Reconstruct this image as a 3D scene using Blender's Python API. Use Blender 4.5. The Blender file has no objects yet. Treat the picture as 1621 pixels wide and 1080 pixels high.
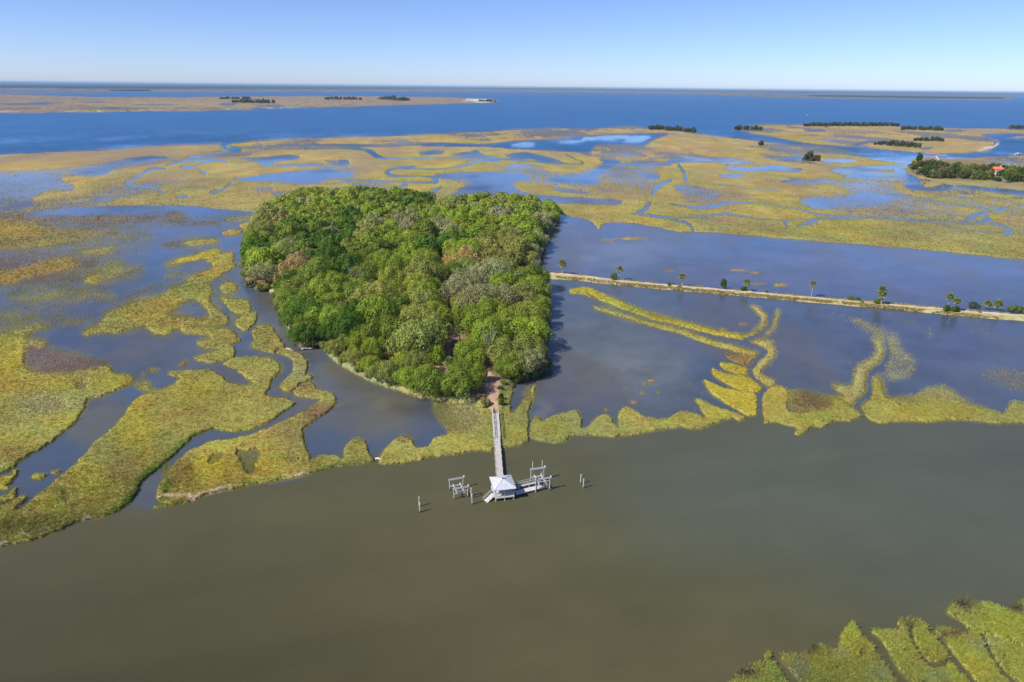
import bpy, math, random
import numpy as np
from mathutils import Vector, Matrix
random.seed(7)
rng = np.random.default_rng(7)
R = math.radians
scene = bpy.context.scene
COL = scene.collection
PI = math.pi

# ------------------------------------------------------------------ camera
H = 85.0                       # drone height, metres
FPX = 24.0 / 36.0 * 1621.0     # focal length in photograph pixels
HOR = 137.5                    # row of the horizon at the picture's centre
PITCH = math.atan((540 - HOR) / FPX)
ROLL = 0.0108
cp, sp = math.cos(PITCH), math.sin(PITCH)
cr, sr = math.cos(ROLL), math.sin(ROLL)
F = np.array([0, cp, -sp])
R0 = np.array([1.0, 0, 0])
U0 = np.array([0, sp, cp])
CR = R0 * cr + U0 * sr
CU = U0 * cr - R0 * sr


def G(px, py, z=0.0):
    """point of the plane at height z that the photograph shows at px, py"""
    a = (px - 810.5) / FPX
    b = -(py - 540) / FPX
    d = F + a * CR + b * CU
    t = (z - H) / d[2]
    return np.array([d[0] * t, d[1] * t, z])


def PXY(x, y, z=0.0):
    vx, vy, vz = x, y, z - H
    dep = np.maximum(vx * F[0] + vy * F[1] + vz * F[2], 1e-3)
    a = (vx * CR[0] + vy * CR[1] + vz * CR[2]) / dep
    b = (vx * CU[0] + vy * CU[1] + vz * CU[2]) / dep
    return 810.5 + a * FPX, 540 - b * FPX


cam = bpy.data.cameras.new('camera')
camo = bpy.data.objects.new('camera', cam)
COL.objects.link(camo)
cam.sensor_width = 36
cam.lens = 24
cam.clip_start = 1
cam.clip_end = 300000
camo.matrix_world = Matrix(((CR[0], CU[0], -F[0], 0), (CR[1], CU[1], -F[1], 0), (CR[2], CU[2], -F[2], H), (0, 0, 0, 1)))
scene.camera = camo

# ------------------------------------------------------------------ noise


def _hash(ix, iy, seed):
    h = (ix * 374761393 + iy * 668265263 + seed * 1274126177) & 0xFFFFFFFF
    h = ((h ^ (h >> 13)) * 1103515245) & 0xFFFFFFFF
    h = ((h ^ (h >> 16)) * 2246822519) & 0xFFFFFFFF
    return ((h ^ (h >> 15)) & 0xFFFFFF).astype(np.float32) / np.float32(0xFFFFFF)


def vnoise(x, y, seed=0):
    x = np.asarray(x, np.float64)
    y = np.asarray(y, np.float64)
    fx = np.floor(x)
    fy = np.floor(y)
    ix = fx.astype(np.int64)
    iy = fy.astype(np.int64)
    tx = (x - fx).astype(np.float32)
    ty = (y - fy).astype(np.float32)
    tx = tx * tx * (3 - 2 * tx)
    ty = ty * ty * (3 - 2 * ty)
    a = _hash(ix, iy, seed)
    b = _hash(ix + 1, iy, seed)
    c = _hash(ix, iy + 1, seed)
    d = _hash(ix + 1, iy + 1, seed)
    return ((a + (b - a) * tx) * (1 - ty) + (c + (d - c) * tx) * ty) * 2 - 1


def fbm(x, y, seed=0, octs=3, gain=0.55):
    s = 0
    amp = 1.0
    tot = 0
    for o in range(octs):
        # turn each octave so the lattice never shows
        ca, sa = math.cos(0.7 + o * 1.1), math.sin(0.7 + o * 1.1)
        s = s + amp * vnoise((x * ca - y * sa) * 2 ** o + 17.3 * o, (x * sa + y * ca) * 2 ** o - 9.1 * o, seed + o * 13)
        tot += amp
        amp *= gain
    return s / tot * 1.6


# ------------------------------------------------------------------ plan maps (traced shorelines, on the ground plane as the survey picture shows it)
X0, Y0, X1, Y1 = -330, 128, 1950, 1320
MW, MH = X1 - X0, Y1 - Y0
D = np.zeros((MH, MW), np.float32)               # grass cover
GC = np.zeros((MH, MW, 3), np.float32)           # grass / ground colour
WC = np.zeros((MH, MW, 3), np.float32)           # water colour, with some sky reflection painted in
CH = np.zeros((MH, MW), np.float32)              # ripples on the water 0..1
HT = np.zeros((MH, MW), np.float32)              # extra height of firm ground


def smooth(pts, closed, n=4):
    p = np.array(pts, float)
    m = len(p)
    out = []
    rngk = range(m if closed else m - 1)
    for i in rngk:
        if closed:
            p0, p1, p2, p3 = p[(i - 1) % m], p[i], p[(i + 1) % m], p[(i + 2) % m]
        else:
            p0, p1, p2, p3 = p[max(i - 1, 0)], p[i], p[i + 1], p[min(i + 2, m - 1)]
        for k in range(n):
            t = k / n
            q = 0.5 * ((2 * p1) + (p2 - p0) * t + (2 * p0 - 5 * p1 + 4 * p2 - p3) * t * t + (3 * p1 - p0 - 3 * p2 + p3) * t ** 3)
            # tame: keep half way to the straight chord
            out.append(0.7 * q + 0.3 * (p1 + (p2 - p1) * t))
    if not closed:
        out.append(p[-1])
    return np.array(out)


def blur(m, s):
    if s < 0.3:
        return m
    r = max(1, int(s * 2.5))
    k = np.exp(-0.5 * (np.arange(-r, r + 1) / s) ** 2)
    k /= k.sum()
    for ax in (0, 1):
        pad = [(0, 0), (0, 0)]
        pad[ax] = (r, r)
        q = np.pad(m, pad, mode='edge')
        o = np.zeros_like(m)
        for i, w in enumerate(k):
            sl = [slice(None), slice(None)]
            sl[ax] = slice(i, i + m.shape[ax])
            o += w * q[tuple(sl)]
        m = o
    return m


def polymask(pts, soft=0.7, sm=True):
    p = smooth(pts, True) if sm else np.array(pts, float)
    pad = int(soft * 3) + 2
    x0 = max(int(p[:, 0].min()) - pad, X0)
    x1 = min(int(p[:, 0].max()) + pad + 1, X1)
    y0 = max(int(p[:, 1].min()) - pad, Y0)
    y1 = min(int(p[:, 1].max()) + pad + 1, Y1)
    if x1 <= x0 or y1 <= y0:
        return None
    m = np.zeros((y1 - y0, x1 - x0), np.float32)
    xs = np.arange(x0, x1)
    q = np.roll(p, -1, 0)
    SS = 3
    for r in range(y1 - y0):
        for s in range(SS):
            yy = y0 + r + (s + 0.5) / SS - 0.5
            c = ((p[:, 1] <= yy) & (q[:, 1] > yy)) | ((q[:, 1] <= yy) & (p[:, 1] > yy))
            if not c.any():
                continue
            pa, qa = p[c], q[c]
            xc = np.sort(pa[:, 0] + (yy - pa[:, 1]) / (qa[:, 1] - pa[:, 1]) * (qa[:, 0] - pa[:, 0]))
            for i in range(0, len(xc) - 1, 2):
                m[r] += (np.clip(xs + 0.5 - xc[i], 0, 1) - np.clip(xs + 0.5 - xc[i + 1], 0, 1)) / SS
    return (slice(y0 - Y0, y1 - Y0), slice(x0 - X0, x1 - X0)), blur(np.clip(m, 0, 1), soft)


def strokemask(pts, w, soft=0.4):
    p = smooth(pts, False)
    w = np.interp(np.linspace(0, 1, len(p)), np.linspace(0, 1, len(w)), w) if isinstance(w, (list, tuple)) else np.full(len(p), w)
    pad = int(w.max()) + 4
    x0 = max(int(p[:, 0].min()) - pad, X0)
    x1 = min(int(p[:, 0].max()) + pad + 1, X1)
    y0 = max(int(p[:, 1].min()) - pad, Y0)
    y1 = min(int(p[:, 1].max()) + pad + 1, Y1)
    if x1 <= x0 or y1 <= y0:
        return None
    m = np.zeros((y1 - y0, x1 - x0), np.float32)
    for i in range(len(p) - 1):
        a, b = p[i], p[i + 1]
        ww = max(w[i], w[i + 1]) + 3
        ax0 = max(int(min(a[0], b[0]) - ww), x0)
        ax1 = min(int(max(a[0], b[0]) + ww) + 1, x1)
        ay0 = max(int(min(a[1], b[1]) - ww), y0)
        ay1 = min(int(max(a[1], b[1]) + ww) + 1, y1)
        if ax1 <= ax0 or ay1 <= ay0:
            continue
        X, Y = np.meshgrid(np.arange(ax0, ax1), np.arange(ay0, ay1))
        d = b - a
        t = np.clip(((X - a[0]) * d[0] + (Y - a[1]) * d[1]) / max(d @ d, 1e-9), 0, 1)
        dist = np.hypot(X - a[0] - t * d[0], Y - a[1] - t * d[1])
        wl = (w[i] + (w[i + 1] - w[i]) * t) * 0.5
        cov = np.clip(wl + 0.5 - dist, 0, 1) * np.clip(wl * 2, 0, 1)
        sl = (slice(ay0 - y0, ay1 - y0), slice(ax0 - x0, ax1 - x0))
        m[sl] = np.maximum(m[sl], cov)
    return (slice(y0 - Y0, y1 - Y0), slice(x0 - X0, x1 - X0)), blur(m, soft)


def ellmask(cx, cy, rx, ry, soft=2.0):
    a = np.linspace(0, 2 * PI, 20, endpoint=False)
    return polymask(np.c_[cx + rx * np.cos(a), cy + ry * np.sin(a)], soft, False)


def put(mp, mk, val):
    if mk is None:
        return
    sl, m = mk
    if mp.ndim == 3:
        mp[sl] = mp[sl] * (1 - m[..., None]) + np.array(val, np.float32) * m[..., None]
    else:
        mp[sl] = mp[sl] * (1 - m) + val * m


def land(pts, v=0.95, soft=0.8, col=None):
    mk = polymask(pts, soft)
    put(D, mk, v)
    if col is not None:
        put(GC, polymask(pts, soft + 1.2), col)


def pond(pts, v=0.06, soft=1.0):
    put(D, polymask(pts, soft), v)


LEVEE = (0.30, 0.27, 0.045)


def creek(pts, w, v=0.0, soft=0.35, lev=.65):
    if pts[0][1] < 372 and pts[0][1] > 200:
        w = [max(q * 1.2, 1.7) for q in w] if isinstance(w, (list, tuple)) else max(w * 1.2, 1.7)
    mx = np.mean(w) if isinstance(w, (list, tuple)) else w
    mk = strokemask(pts, mx + 9, 2.5)
    if mk:
        put(GC, (mk[0], mk[1] * lev), LEVEE)
    put(D, strokemask(pts, w, soft), v)


def ridge(pts, w, v=0.95, soft=1.0, col=None):
    put(D, strokemask(pts, w, soft), v)
    if col is not None:
        put(GC, strokemask(pts, w, soft + 1), col)


def tint(cx, cy, rx, ry, col, soft=8, a=1.0):
    mk = ellmask(cx, cy, rx, ry, soft)
    if mk:
        put(GC, (mk[0], mk[1] * a), col)


def wtint(cx, cy, rx, ry, col, soft=8, a=1.0):
    mk = ellmask(cx, cy, rx, ry, soft)
    if mk:
        put(WC, (mk[0], mk[1] * a), col)


#<<COLOURS>>
OLIVE = (0.295, 0.270, 0.070)
YEL = (0.350, 0.305, 0.045)
GOLD = (0.36, 0.265, 0.055)
GREEN = (0.155, 0.190, 0.035)
DKGRN = (0.075, 0.125, 0.022)
BROWN = (0.215, 0.150, 0.065)
RUSSET = (0.27, 0.20, 0.055)
MAUVE = (0.215, 0.168, 0.120)
TAN = (0.36, 0.265, 0.105)
FARTAN = (0.26, 0.19, 0.115)
PALE = (0.34, 0.315, 0.13)
SAND = (0.55, 0.46, 0.35)
LITTER = (0.27, 0.165, 0.105)
PATHC = (0.52, 0.32, 0.20)
MUD = (0.13, 0.105, 0.08)

W_RIVER = (0.086, 0.080, 0.037)
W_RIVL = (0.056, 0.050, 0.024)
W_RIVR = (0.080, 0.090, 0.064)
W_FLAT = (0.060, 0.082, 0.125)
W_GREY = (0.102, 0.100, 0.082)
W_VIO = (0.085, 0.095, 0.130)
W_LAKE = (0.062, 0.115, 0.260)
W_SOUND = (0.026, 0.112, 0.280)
W_BRN = (0.085, 0.072, 0.045)
#<<END>>

yy, xx = np.mgrid[Y0:Y1, X0:X1].astype(np.float32)
# ground colours by distance
t = np.clip((yy - 210) / 220, 0, 1)[..., None]
GC[:] = np.array(TAN) * (1 - t) + np.array(OLIVE) * t
t = np.clip((yy - 180) / 12, 0, 1)[..., None]
GC[:] = np.array(FARTAN) * (1 - t) + GC * t
# water colours
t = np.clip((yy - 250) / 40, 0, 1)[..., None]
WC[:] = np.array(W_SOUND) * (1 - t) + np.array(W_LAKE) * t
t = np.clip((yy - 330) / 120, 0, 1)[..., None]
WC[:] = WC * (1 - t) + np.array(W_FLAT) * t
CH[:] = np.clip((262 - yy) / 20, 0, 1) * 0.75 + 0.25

BANK = [(-330, 945), (0, 862), (60, 850), (100, 838), (150, 823), (185, 815), (215, 800), (240, 806), (300, 795), (345, 779), (400, 768), (470, 756), (520, 742),
        (590, 732), (640, 732), (720, 720), (780, 711), (840, 697), (895, 698), (915, 690), (970, 692), (1040, 680), (1100, 678), (1150, 665), (1200, 662), (1215, 668),
        (1265, 686), (1300, 676), (1345, 667), (1365, 660), (1400, 669), (1480, 668), (1580, 670), (1621, 670), (1950, 690)]
BANK = [(x, y - 6) for x, y in BANK]
river = polymask(BANK + [(1950, 1320), (-330, 1320)], 3.0, False)
put(WC, river, W_RIVER)
put(CH, river, 0.34)
wtint(120, 1150, 620, 260, W_RIVL, 120, 0.9)  # darker lower left: uneven sky reflection painted into the river colour
wtint(1350, 780, 420, 130, W_RIVR, 60, 0.9)  # bluer right side: sky reflection painted into the river colour
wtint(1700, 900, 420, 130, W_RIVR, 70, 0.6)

# --- far shore across the sound
FARSHORE = [(-330, 142), (0, 142.5), (100, 143.5), (200, 145), (300, 146), (400, 146), (540, 145.5), (800, 146), (1060, 148.5), (1200, 153), (1300, 156), (1450, 157.5), (1590, 158.5), (1603, 155), (1600, 152), (1640, 149), (1950, 149)]
land(FARSHORE + [(1950, 128), (-330, 128)], 0.95, 0.3, (0.125, 0.11, 0.10))
land([(-330, 151), (0, 150), (60, 151), (130, 153), (200, 154), (300, 154), (400, 153), (500, 152), (600, 152.5), (700, 154), (760, 157), (787, 159), (785, 162), (740, 164), (690, 165.5),
      (620, 167), (560, 169), (470, 171.5), (430, 172.5), (330, 175), (200, 177), (60, 178.5), (0, 178), (-330, 178)], 0.92, 0.4, FARTAN)
for q in ((40, 165, 45, 1.6), (75, 163, 30, 1), (360, 165.5, 14, 2.2), (150, 162, 20, .8), (250, 166, 40, .8), (430, 168, 25, 1)):
    put(D, ellmask(q[0], q[1], q[2], q[3], 0.5), 0.1)
put(D, ellmask(60, 146.5, 120, 3, 1.5), 0.45)
tint(60, 158, 150, 4, MAUVE, 2)
tint(200, 172, 240, 2.2, MUD, 1, .8)
tint(330, 166, 200, 2.5, (0.36, .28, .12), 2, .7)
put(GC, strokemask([(-330, 178), (0, 177.6), (60, 178), (200, 176.5), (330, 174.5), (430, 172), (480, 171)], .9, .3), (0.55, 0.5, 0.43))
put(GC, ellmask(760, 158.5, 24, 2.5, .8), (0.6, 0.55, 0.45))

# --- the wide marsh
land([(-330, 268), (0, 245), (40, 243), (90, 241), (150, 239), (200, 235), (260, 231), (300, 230), (345, 229), (395, 222), (430, 220.5), (500, 219), (560, 217), (620, 216), (670, 213),
      (720, 211), (800, 207), (870, 204), (950, 203), (1010, 203), (1060, 206), (1100, 211), (1145, 217), (1180, 221), (1220, 226), (1280, 231), (1330, 235), (1345, 241), (1378, 246), (1376, 251),
      (1400, 254), (1420, 257), (1440, 259), (1440, 252), (1470, 250), (1520, 251), (1580, 248), (1621, 246), (1950, 238), (1950, 440), (1621, 411), (1500, 399), (1400, 390), (1300, 383),
      (1200, 374), (1130, 368), (1080, 368), (1030, 358), (985, 352), (955, 355), (950, 364), (944, 360), (935, 350), (905, 343), (880, 338), (800, 330), (430, 330),
      (400, 336), (300, 326), (200, 326), (100, 330), (0, 338), (-330, 345)], 0.93, 0.7)
# ponds and lakes of the wide marsh
pond([(-330, 285), (0, 276), (60, 275), (100, 275), (95, 285), (112, 291), (120, 296), (112, 300), (80, 303), (60, 310), (50, 318), (72, 326), (0, 336), (-330, 352)], 0.26, 2)
pond([(115, 270), (150, 262), (175, 256), (210, 250), (245, 247), (265, 248), (262, 252), (230, 257), (200, 260), (185, 263), (172, 275), (150, 280), (118, 277)], 0.25, 1.2)
pond([(195, 252), (225, 249), (262, 249), (255, 252), (215, 256)], 0.05, .8)
pond([(70, 268), (118, 268), (110, 276), (75, 276)], 0.45, 3)
pond([(80, 320), (130, 318), (165, 308), (192, 312), (170, 320), (110, 329)], 0.25, 2)
creek([(264, 268), (245, 267), (230, 274), (214, 282), (201, 287), (203, 293), (216, 295), (236, 297)], [2, 3.5, 3, 4, 3, 2])
creek([(232, 294), (240, 298), (260, 305), (250, 310)], [4, 2, 1.2])
creek([(300, 252), (264, 262), (320, 250)], 1.2)
pond([(278, 311), (295, 309), (298, 313), (282, 314.5)], 0.05, .6)
creek([(395, 222), (352, 229), (360, 235), (380, 237), (366, 240), (345, 244), (312, 248), (301, 251), (312, 255), (345, 254.5), (360, 257)], [2, 5, 3, 5, 2.5, 1.2, 1.5, 4, 2, 3, 2])
creek([(340, 255), (310, 262), (288, 265), (312, 267), (326, 275)], [1.2, 1.5, 3, 1.5, 4])
creek([(365, 232), (400, 235), (480, 236), (570, 234)], 1.4)
pond([(385, 231), (420, 230), (480, 228), (560, 228), (620, 229), (620, 233), (500, 233), (400, 233)], 0.3, .6)
pond([(378, 252), (420, 249), (450, 245), (475, 248), (470, 253), (440, 256), (425, 262), (415, 262), (405, 256)], 0.12, 1)
pond([(440, 260), (510, 258.5), (508, 263), (445, 264)], 0.3, .8)
pond([(513, 253), (550, 255), (548, 262), (530, 263), (518, 257)], 0.35, 1)
pond([(367, 284), (400, 279), (430, 275), (500, 268), (525, 265), (535, 272), (560, 277), (545, 281), (512, 285), (505, 289), (480, 291), (440, 287), (400, 287)], 0.07, 1)
pond([(430, 306), (460, 302), (495, 302), (475, 310), (440, 310)], 0.15, 1)
pond([(400, 298), (430, 297), (430, 303), (405, 304)], 0.4, 1)
creek([(335, 305), (352, 302), (362, 295), (366, 293)], [4, 2, 4])
creek([(380, 287), (440, 288), (500, 292), (560, 288)], 1.0, .3)
creek([(540, 235), (575, 237), (588, 241), (598, 248), (612, 251), (640, 252), (700, 250), (760, 250), (795, 252), (840, 256), (900, 260), (925, 259), (912, 252), (898, 246)],
      [1.5, 2.5, 6, 5, 1.8, 1.5, 1.3, 1.3, 2.5, 1.3, 1.3, 1.5, 1.3, 2])
creek([(790, 253), (768, 254), (745, 259), (720, 265), (690, 268), (640, 267), (620, 268), (613, 274), (622, 278), (660, 279), (682, 280), (692, 285), (688, 289), (670, 289), (640, 288), (600, 286), (540, 284)],
      [3, 2, 3.5, 1.5, 1.3, 1.5, 2.5, 5, 1.5, 1.3, 5, 5, 2, 1.3, 1.3, 1.3])
creek([(640, 288), (643, 292), (632, 297), (600, 300), (540, 301)], [2, 5, 1.5, 1.2, 1.2])
creek([(700, 296), (690, 302), (670, 307)], [1.5, 4, 1.2])
creek([(764, 258), (800, 264), (840, 272), (853, 278), (854, 284)], 1.2, .2)
pond([(640, 229), (700, 226), (770, 228), (815, 223), (840, 222), (875, 220), (902, 220), (898, 217), (930, 215), (980, 212), (1010, 211), (1050, 211), (1060, 213), (1035, 222), (1020, 231),
      (985, 230), (960, 229), (945, 230), (935, 240), (900, 240), (850, 238), (815, 236), (770, 233), (700, 232)], 0.06, .9)
pond([(665, 241), (690, 238), (705, 240), (700, 244), (670, 246)], 0.15, .8)
pond([(718, 244), (745, 240), (755, 237), (765, 245), (788, 248), (740, 249)], 0.18, .8)
pond([(800, 245), (830, 241), (845, 243), (870, 249), (895, 258), (870, 259), (845, 253), (810, 251)], 0.15, .8)
pond([(620, 264), (655, 262), (662, 264), (640, 267)], 0.25, .6)
pond([(538, 253), (553, 254), (552, 262), (538, 264)], 0.2, .8)
pond([(538, 270), (562, 275), (540, 281)], 0.2, .8)
pond([(560, 290), (600, 287), (640, 294), (600, 298), (560, 298)], 0.5, 2)
pond([(560, 304), (640, 302), (690, 304), (660, 312), (570, 311)], 0.35, 1.5)
pond([(690, 276), (780, 272), (840, 276), (838, 284), (812, 290), (818, 298), (832, 305), (870, 310), (920, 313), (985, 318), (975, 324), (920, 323), (870, 323), (830, 325), (770, 322),
      (745, 320), (728, 326), (705, 318), (720, 305), (735, 296), (745, 288), (700, 283)], 0.10, 1)
pond([(950, 252), (975, 252), (985, 258), (1010, 256), (1050, 258), (1070, 252), (1110, 250), (1140, 249), (1182, 253), (1130, 257), (1075, 258), (1060, 262), (1030, 264), (1000, 264), (975, 264),
      (960, 270), (950, 277), (930, 278), (936, 270), (955, 260)], 0.12, 1)
pond([(868, 280), (900, 278), (935, 275), (947, 283), (952, 290), (935, 293), (900, 291), (870, 289)], 0.07, 1)
pond([(870, 296), (900, 298), (932, 304), (925, 308), (890, 305)], 0.3, 1.2)
pond([(1008, 275), (1040, 274), (1046, 280), (1035, 287), (1022, 283)], 0.2, 1)
creek([(1063, 286), (1050, 290), (1041, 295), (1037, 301), (1034, 307)], [3, 4.5, 5, 6, 3])
creek([(1028, 322), (1023, 331), (1010, 336)], [5, 5, 3])
creek([(1000, 338), (1030, 341), (1075, 345), (1110, 342), (1150, 338), (1180, 343), (1240, 349), (1300, 346), (1380, 345)], [2, 3, 1.6, 2, 2.2, 1.4, 1.4, 1.6, 1.4])
creek([(1030, 342), (1060, 348), (1085, 352), (1096, 360), (1100, 370)], [2, 1.6, 4, 3, 2])
creek([(1075, 262), (1083, 272), (1086, 285)], [4, 3.5, 4], .1)
pond([(1068, 294), (1090, 292), (1112, 299), (1104, 304), (1075, 302)], 0.15, 1)
pond([(1145, 265), (1190, 265), (1230, 261), (1255, 266), (1272, 267), (1262, 273), (1235, 271), (1170, 271)], 0.13, .9)
pond([(1138, 278), (1160, 275), (1184, 277), (1165, 282), (1145, 281)], 0.18, .8)
pond([(1235, 288), (1250, 285), (1280, 288), (1300, 283), (1320, 286), (1290, 291), (1255, 291)], 0.18, 1)
pond([(1225, 252), (1262, 246), (1278, 244), (1270, 250), (1250, 256)], 0.2, .8)
pond([(1298, 252), (1350, 252), (1352, 257), (1310, 258)], 0.2, .8)
pond([(1265, 318), (1290, 312), (1330, 312), (1355, 305), (1365, 301), (1390, 305), (1430, 308), (1445, 311), (1410, 320), (1395, 326), (1380, 328), (1340, 331), (1290, 331)], 0.12, 1.5)
pond([(1078, 296), (1100, 293), (1142, 305), (1130, 318), (1085, 316)], 0.46, 3)
creek([(1060, 324), (1080, 326), (1108, 329), (1132, 326), (1156, 321), (1200, 322), (1260, 330), (1290, 338), (1340, 344), (1400, 345), (1480, 350), (1560, 355)],
      [1.2, 2, 4, 5, 3, 1.2, 1.4, 3, 1.4, 1.5, 1.5, 1.5])
creek([(1262, 359), (1278, 353), (1293, 350)], [2, 5, 5], .1)
creek([(1280, 352), (1286, 358)], 3, .1)
creek([(1244, 350), (1246, 357)], 4, .1)
creek([(1100, 290), (1150, 293), (1190, 299), (1240, 303)], 1.1, .2)
creek([(1530, 346), (1545, 341), (1556, 337), (1566, 335)], [4, 6, 5, 3], .05)
creek([(1545, 352), (1556, 350), (1565, 347), (1560, 342)], [2, 4, 7, 3], .05)
creek([(1568, 353), (1584, 356), (1596, 365), (1594, 371)], [3, 4, 8, 6], .05)
creek([(1572, 334), (1588, 330)], [3, 6], .1)
creek([(1465, 315), (1500, 311), (1560, 314), (1700, 313)], 1.3, .1)
creek([(1470, 316), (1520, 325), (1570, 330), (1700, 340)], 1.3, .1)
creek([(1321, 341), (1400, 347), (1470, 352), (1510, 360), (1560, 367), (1700, 376)], 1.5, .1)
creek([(1440, 350), (1470, 349), (1540, 352)], [3, 2, 2], .2)
pond([(1320, 328), (1380, 330), (1440, 325), (1440, 340), (1340, 342)], 0.62, 4)
# rivulets at the right
creek([(1440, 263), (1415, 264), (1380, 266), (1345, 267), (1322, 270)], [4, 5, 5, 4, 5], .0)
creek([(1385, 268), (1366, 272), (1352, 277), (1372, 280), (1388, 280)], [3, 4, 6, 6, 4], .0)
creek([(1335, 282), (1360, 281), (1400, 281)], 1.5, .1)
creek([(1416, 265), (1424, 272), (1436, 280), (1448, 288), (1446, 295)], [5, 8, 9, 13, 12], .0)
pond([(1430, 291), (1450, 286), (1460, 292), (1466, 297), (1480, 296), (1492, 292), (1508, 294), (1503, 300), (1470, 302), (1438, 299)], .0, .8)
creek([(1490, 295), (1530, 296), (1575, 301), (1621, 306), (1720, 318)], [3, 4, 5, 6, 6], .0)
creek([(1300, 242), (1340, 244), (1378, 248), (1400, 252), (1440, 256)], [1, 1.5, 4, 4, 6], .0)
# far island to the right of the inlet
land([(1160, 205), (1163, 203), (1190, 199.5), (1240, 198), (1300, 199), (1420, 200), (1500, 203), (1600, 204), (1950, 206), (1950, 212), (1621, 212), (1600, 211), (1552, 213), (1560, 216), (1573, 223), (1572, 229),
      (1555, 237), (1530, 242), (1490, 243), (1450, 241), (1410, 238), (1360, 233), (1300, 229), (1260, 224), (1230, 218), (1200, 213), (1180, 209)], 0.95, .5, TAN)
land([(1600, 217), (1640, 215), (1950, 216), (1950, 222), (1620, 219)], .9, .5, TAN)
pond([(1272, 206), (1300, 205), (1310, 208), (1285, 209)], .1, .6)
pond([(1345, 227), (1375, 223), (1395, 224), (1365, 229), (1360, 232)], .2, .6)
pond([(1458, 234), (1478, 232), (1472, 237), (1460, 237)], .2, .6)
pond([(1310, 210), (1400, 205), (1390, 212), (1330, 216)], .6, 2)
pond([(1495, 206), (1530, 206), (1520, 209), (1500, 209)], .2, .6)
ridge([(1545, 240.5), (1562, 236), (1578, 230), (1579, 223), (1566, 219)], [1, 4, 4, 3, 2], .9, .6, (0.62, 0.58, 0.52))

# --- the flats left of the wood
for q in ((60, 375, 190, 26, (.30, .25, .06), .40), (60, 425, 130, 28, (.27, .19, .07), .42), (170, 432, 60, 20, (.27, .22, .06), .36), (90, 465, 90, 14, (.22, .2, .09), .30), (60, 505, 70, 12, (.22, .2, .09), .30),
          (200, 398, 50, 10, (.25, .21, .08), .25), (310, 388, 40, 8, (.25, .21, .08), .3), (230, 350, 90, 8, (.24, .19, .08), .32), (150, 345, 200, 6, (.24, .19, .08), .3), (380, 350, 50, 12, (.25, .22, .09), .25)):
    put(D, ellmask(q[0], q[1], q[2], q[3], 7), q[5])
    put(GC, ellmask(q[0], q[1], q[2], q[3], 8), q[4])
land([(-330, 340), (0, 338), (30, 337), (60, 343), (120, 343), (200, 342), (290, 345), (290, 350), (230, 351), (150, 356), (100, 351), (60, 357), (0, 353), (-330, 356)], .62, 2, BROWN)
land([(-330, 345), (0, 347), (40, 352), (100, 363), (150, 366), (190, 359), (188, 365), (150, 375), (110, 382), (60, 391), (0, 393), (-330, 395)], .78, 3, (0.26, .2, .06))
land([(-330, 400), (0, 402), (60, 402), (75, 415), (50, 428), (0, 432), (-330, 440)], .5, 4, MAUVE)
land([(-330, 440), (0, 430), (60, 416), (100, 408), (120, 411), (127, 420), (110, 428), (60, 435), (30, 442), (0, 453), (-330, 470)], .8, 3, RUSSET)
land([(120, 397), (150, 393), (180, 391), (184, 400), (160, 404), (130, 404)], .72, 2.5, OLIVE)
land([(148, 421), (185, 416), (202, 424), (228, 419), (222, 427), (190, 436), (160, 447), (133, 447), (140, 438), (160, 434)], .58, 2.5, OLIVE)
land([(130, 444), (142, 438), (160, 437), (158, 446), (140, 449)], .85, 1.5, YEL)
land([(10, 468), (130, 452), (145, 474), (50, 484)], .38, 4, OLIVE)
land([(140, 463), (165, 464), (188, 471), (180, 476), (155, 472)], .62, 2, OLIVE)
land([(190, 470), (250, 448), (262, 452), (205, 474)], .4, 3, BROWN)
land([(405, 338), (427, 331), (432, 340), (418, 352), (412, 344)], .85, 1, OLIVE)
land([(378, 356), (400, 352), (424, 352), (420, 365), (400, 368), (386, 363)], .88, 1, GOLD)
land([(350, 368), (363, 363), (382, 363), (384, 369), (372, 373), (356, 374)], .9, 1, GOLD)
land([(262, 337), (288, 338), (294, 346), (272, 349)], .65, 2, BROWN)
land([(280, 352), (345, 350), (340, 356), (285, 356)], .58, 2, BROWN)
land([(355, 345), (385, 342), (420, 340), (400, 349), (360, 352)], .6, 1.5, OLIVE)
land([(285, 385), (310, 375), (345, 375), (340, 385), (300, 392)], .5, 2.5, OLIVE)
land([(285, 383), (320, 379), (345, 380), (345, 386), (300, 389)], .75, 1, OLIVE)
land([(255, 385), (290, 380), (280, 394), (256, 394)], .45, 2, BROWN)
P1 = [(256, 419), (285, 408), (320, 400), (345, 393), (351, 400), (342, 407), (310, 413), (270, 421)]
land(P1, .92, .8, YEL)
land([(258, 440), (268, 430), (295, 430), (292, 438), (262, 444)], .5, 2.5, OLIVE)
land([(325, 415), (345, 404), (358, 399), (370, 400), (371, 415), (375, 425), (360, 433), (345, 442), (332, 446.5), (300, 446), (292, 443), (300, 437), (330, 428), (338, 418)], .94, .8, OLIVE)
tint(335, 432, 30, 8, GOLD, 4)
put(D, ellmask(345, 407, 12, 5, 3), .6)
P3 = [(135, 533), (128, 527), (140, 521), (160, 512), (165, 500), (185, 487), (200, 482), (230, 473), (262, 466), (270, 455), (300, 448), (330, 449), (341, 461), (333, 470), (335, 480), (348, 490),
      (361, 500), (364, 508), (360, 514), (340, 517), (315, 514), (300, 517), (280, 520), (262, 532), (240, 528), (230, 517), (205, 520), (190, 528), (160, 527)]
land(P3, .95, .8, OLIVE)
tint(235, 490, 60, 18, GOLD, 10, .6)
tint(300, 458, 35, 9, GREEN, 5, .5)
tint(300, 510, 60, 8, BROWN, 5, .9)
pond([(264, 499), (282, 485), (297, 475), (310, 474), (316, 482), (328, 492), (331, 501), (320, 504), (290, 501)], .04, 1)
put(D, ellmask(318, 480, 8, 3, 1.5), .5)
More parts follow.
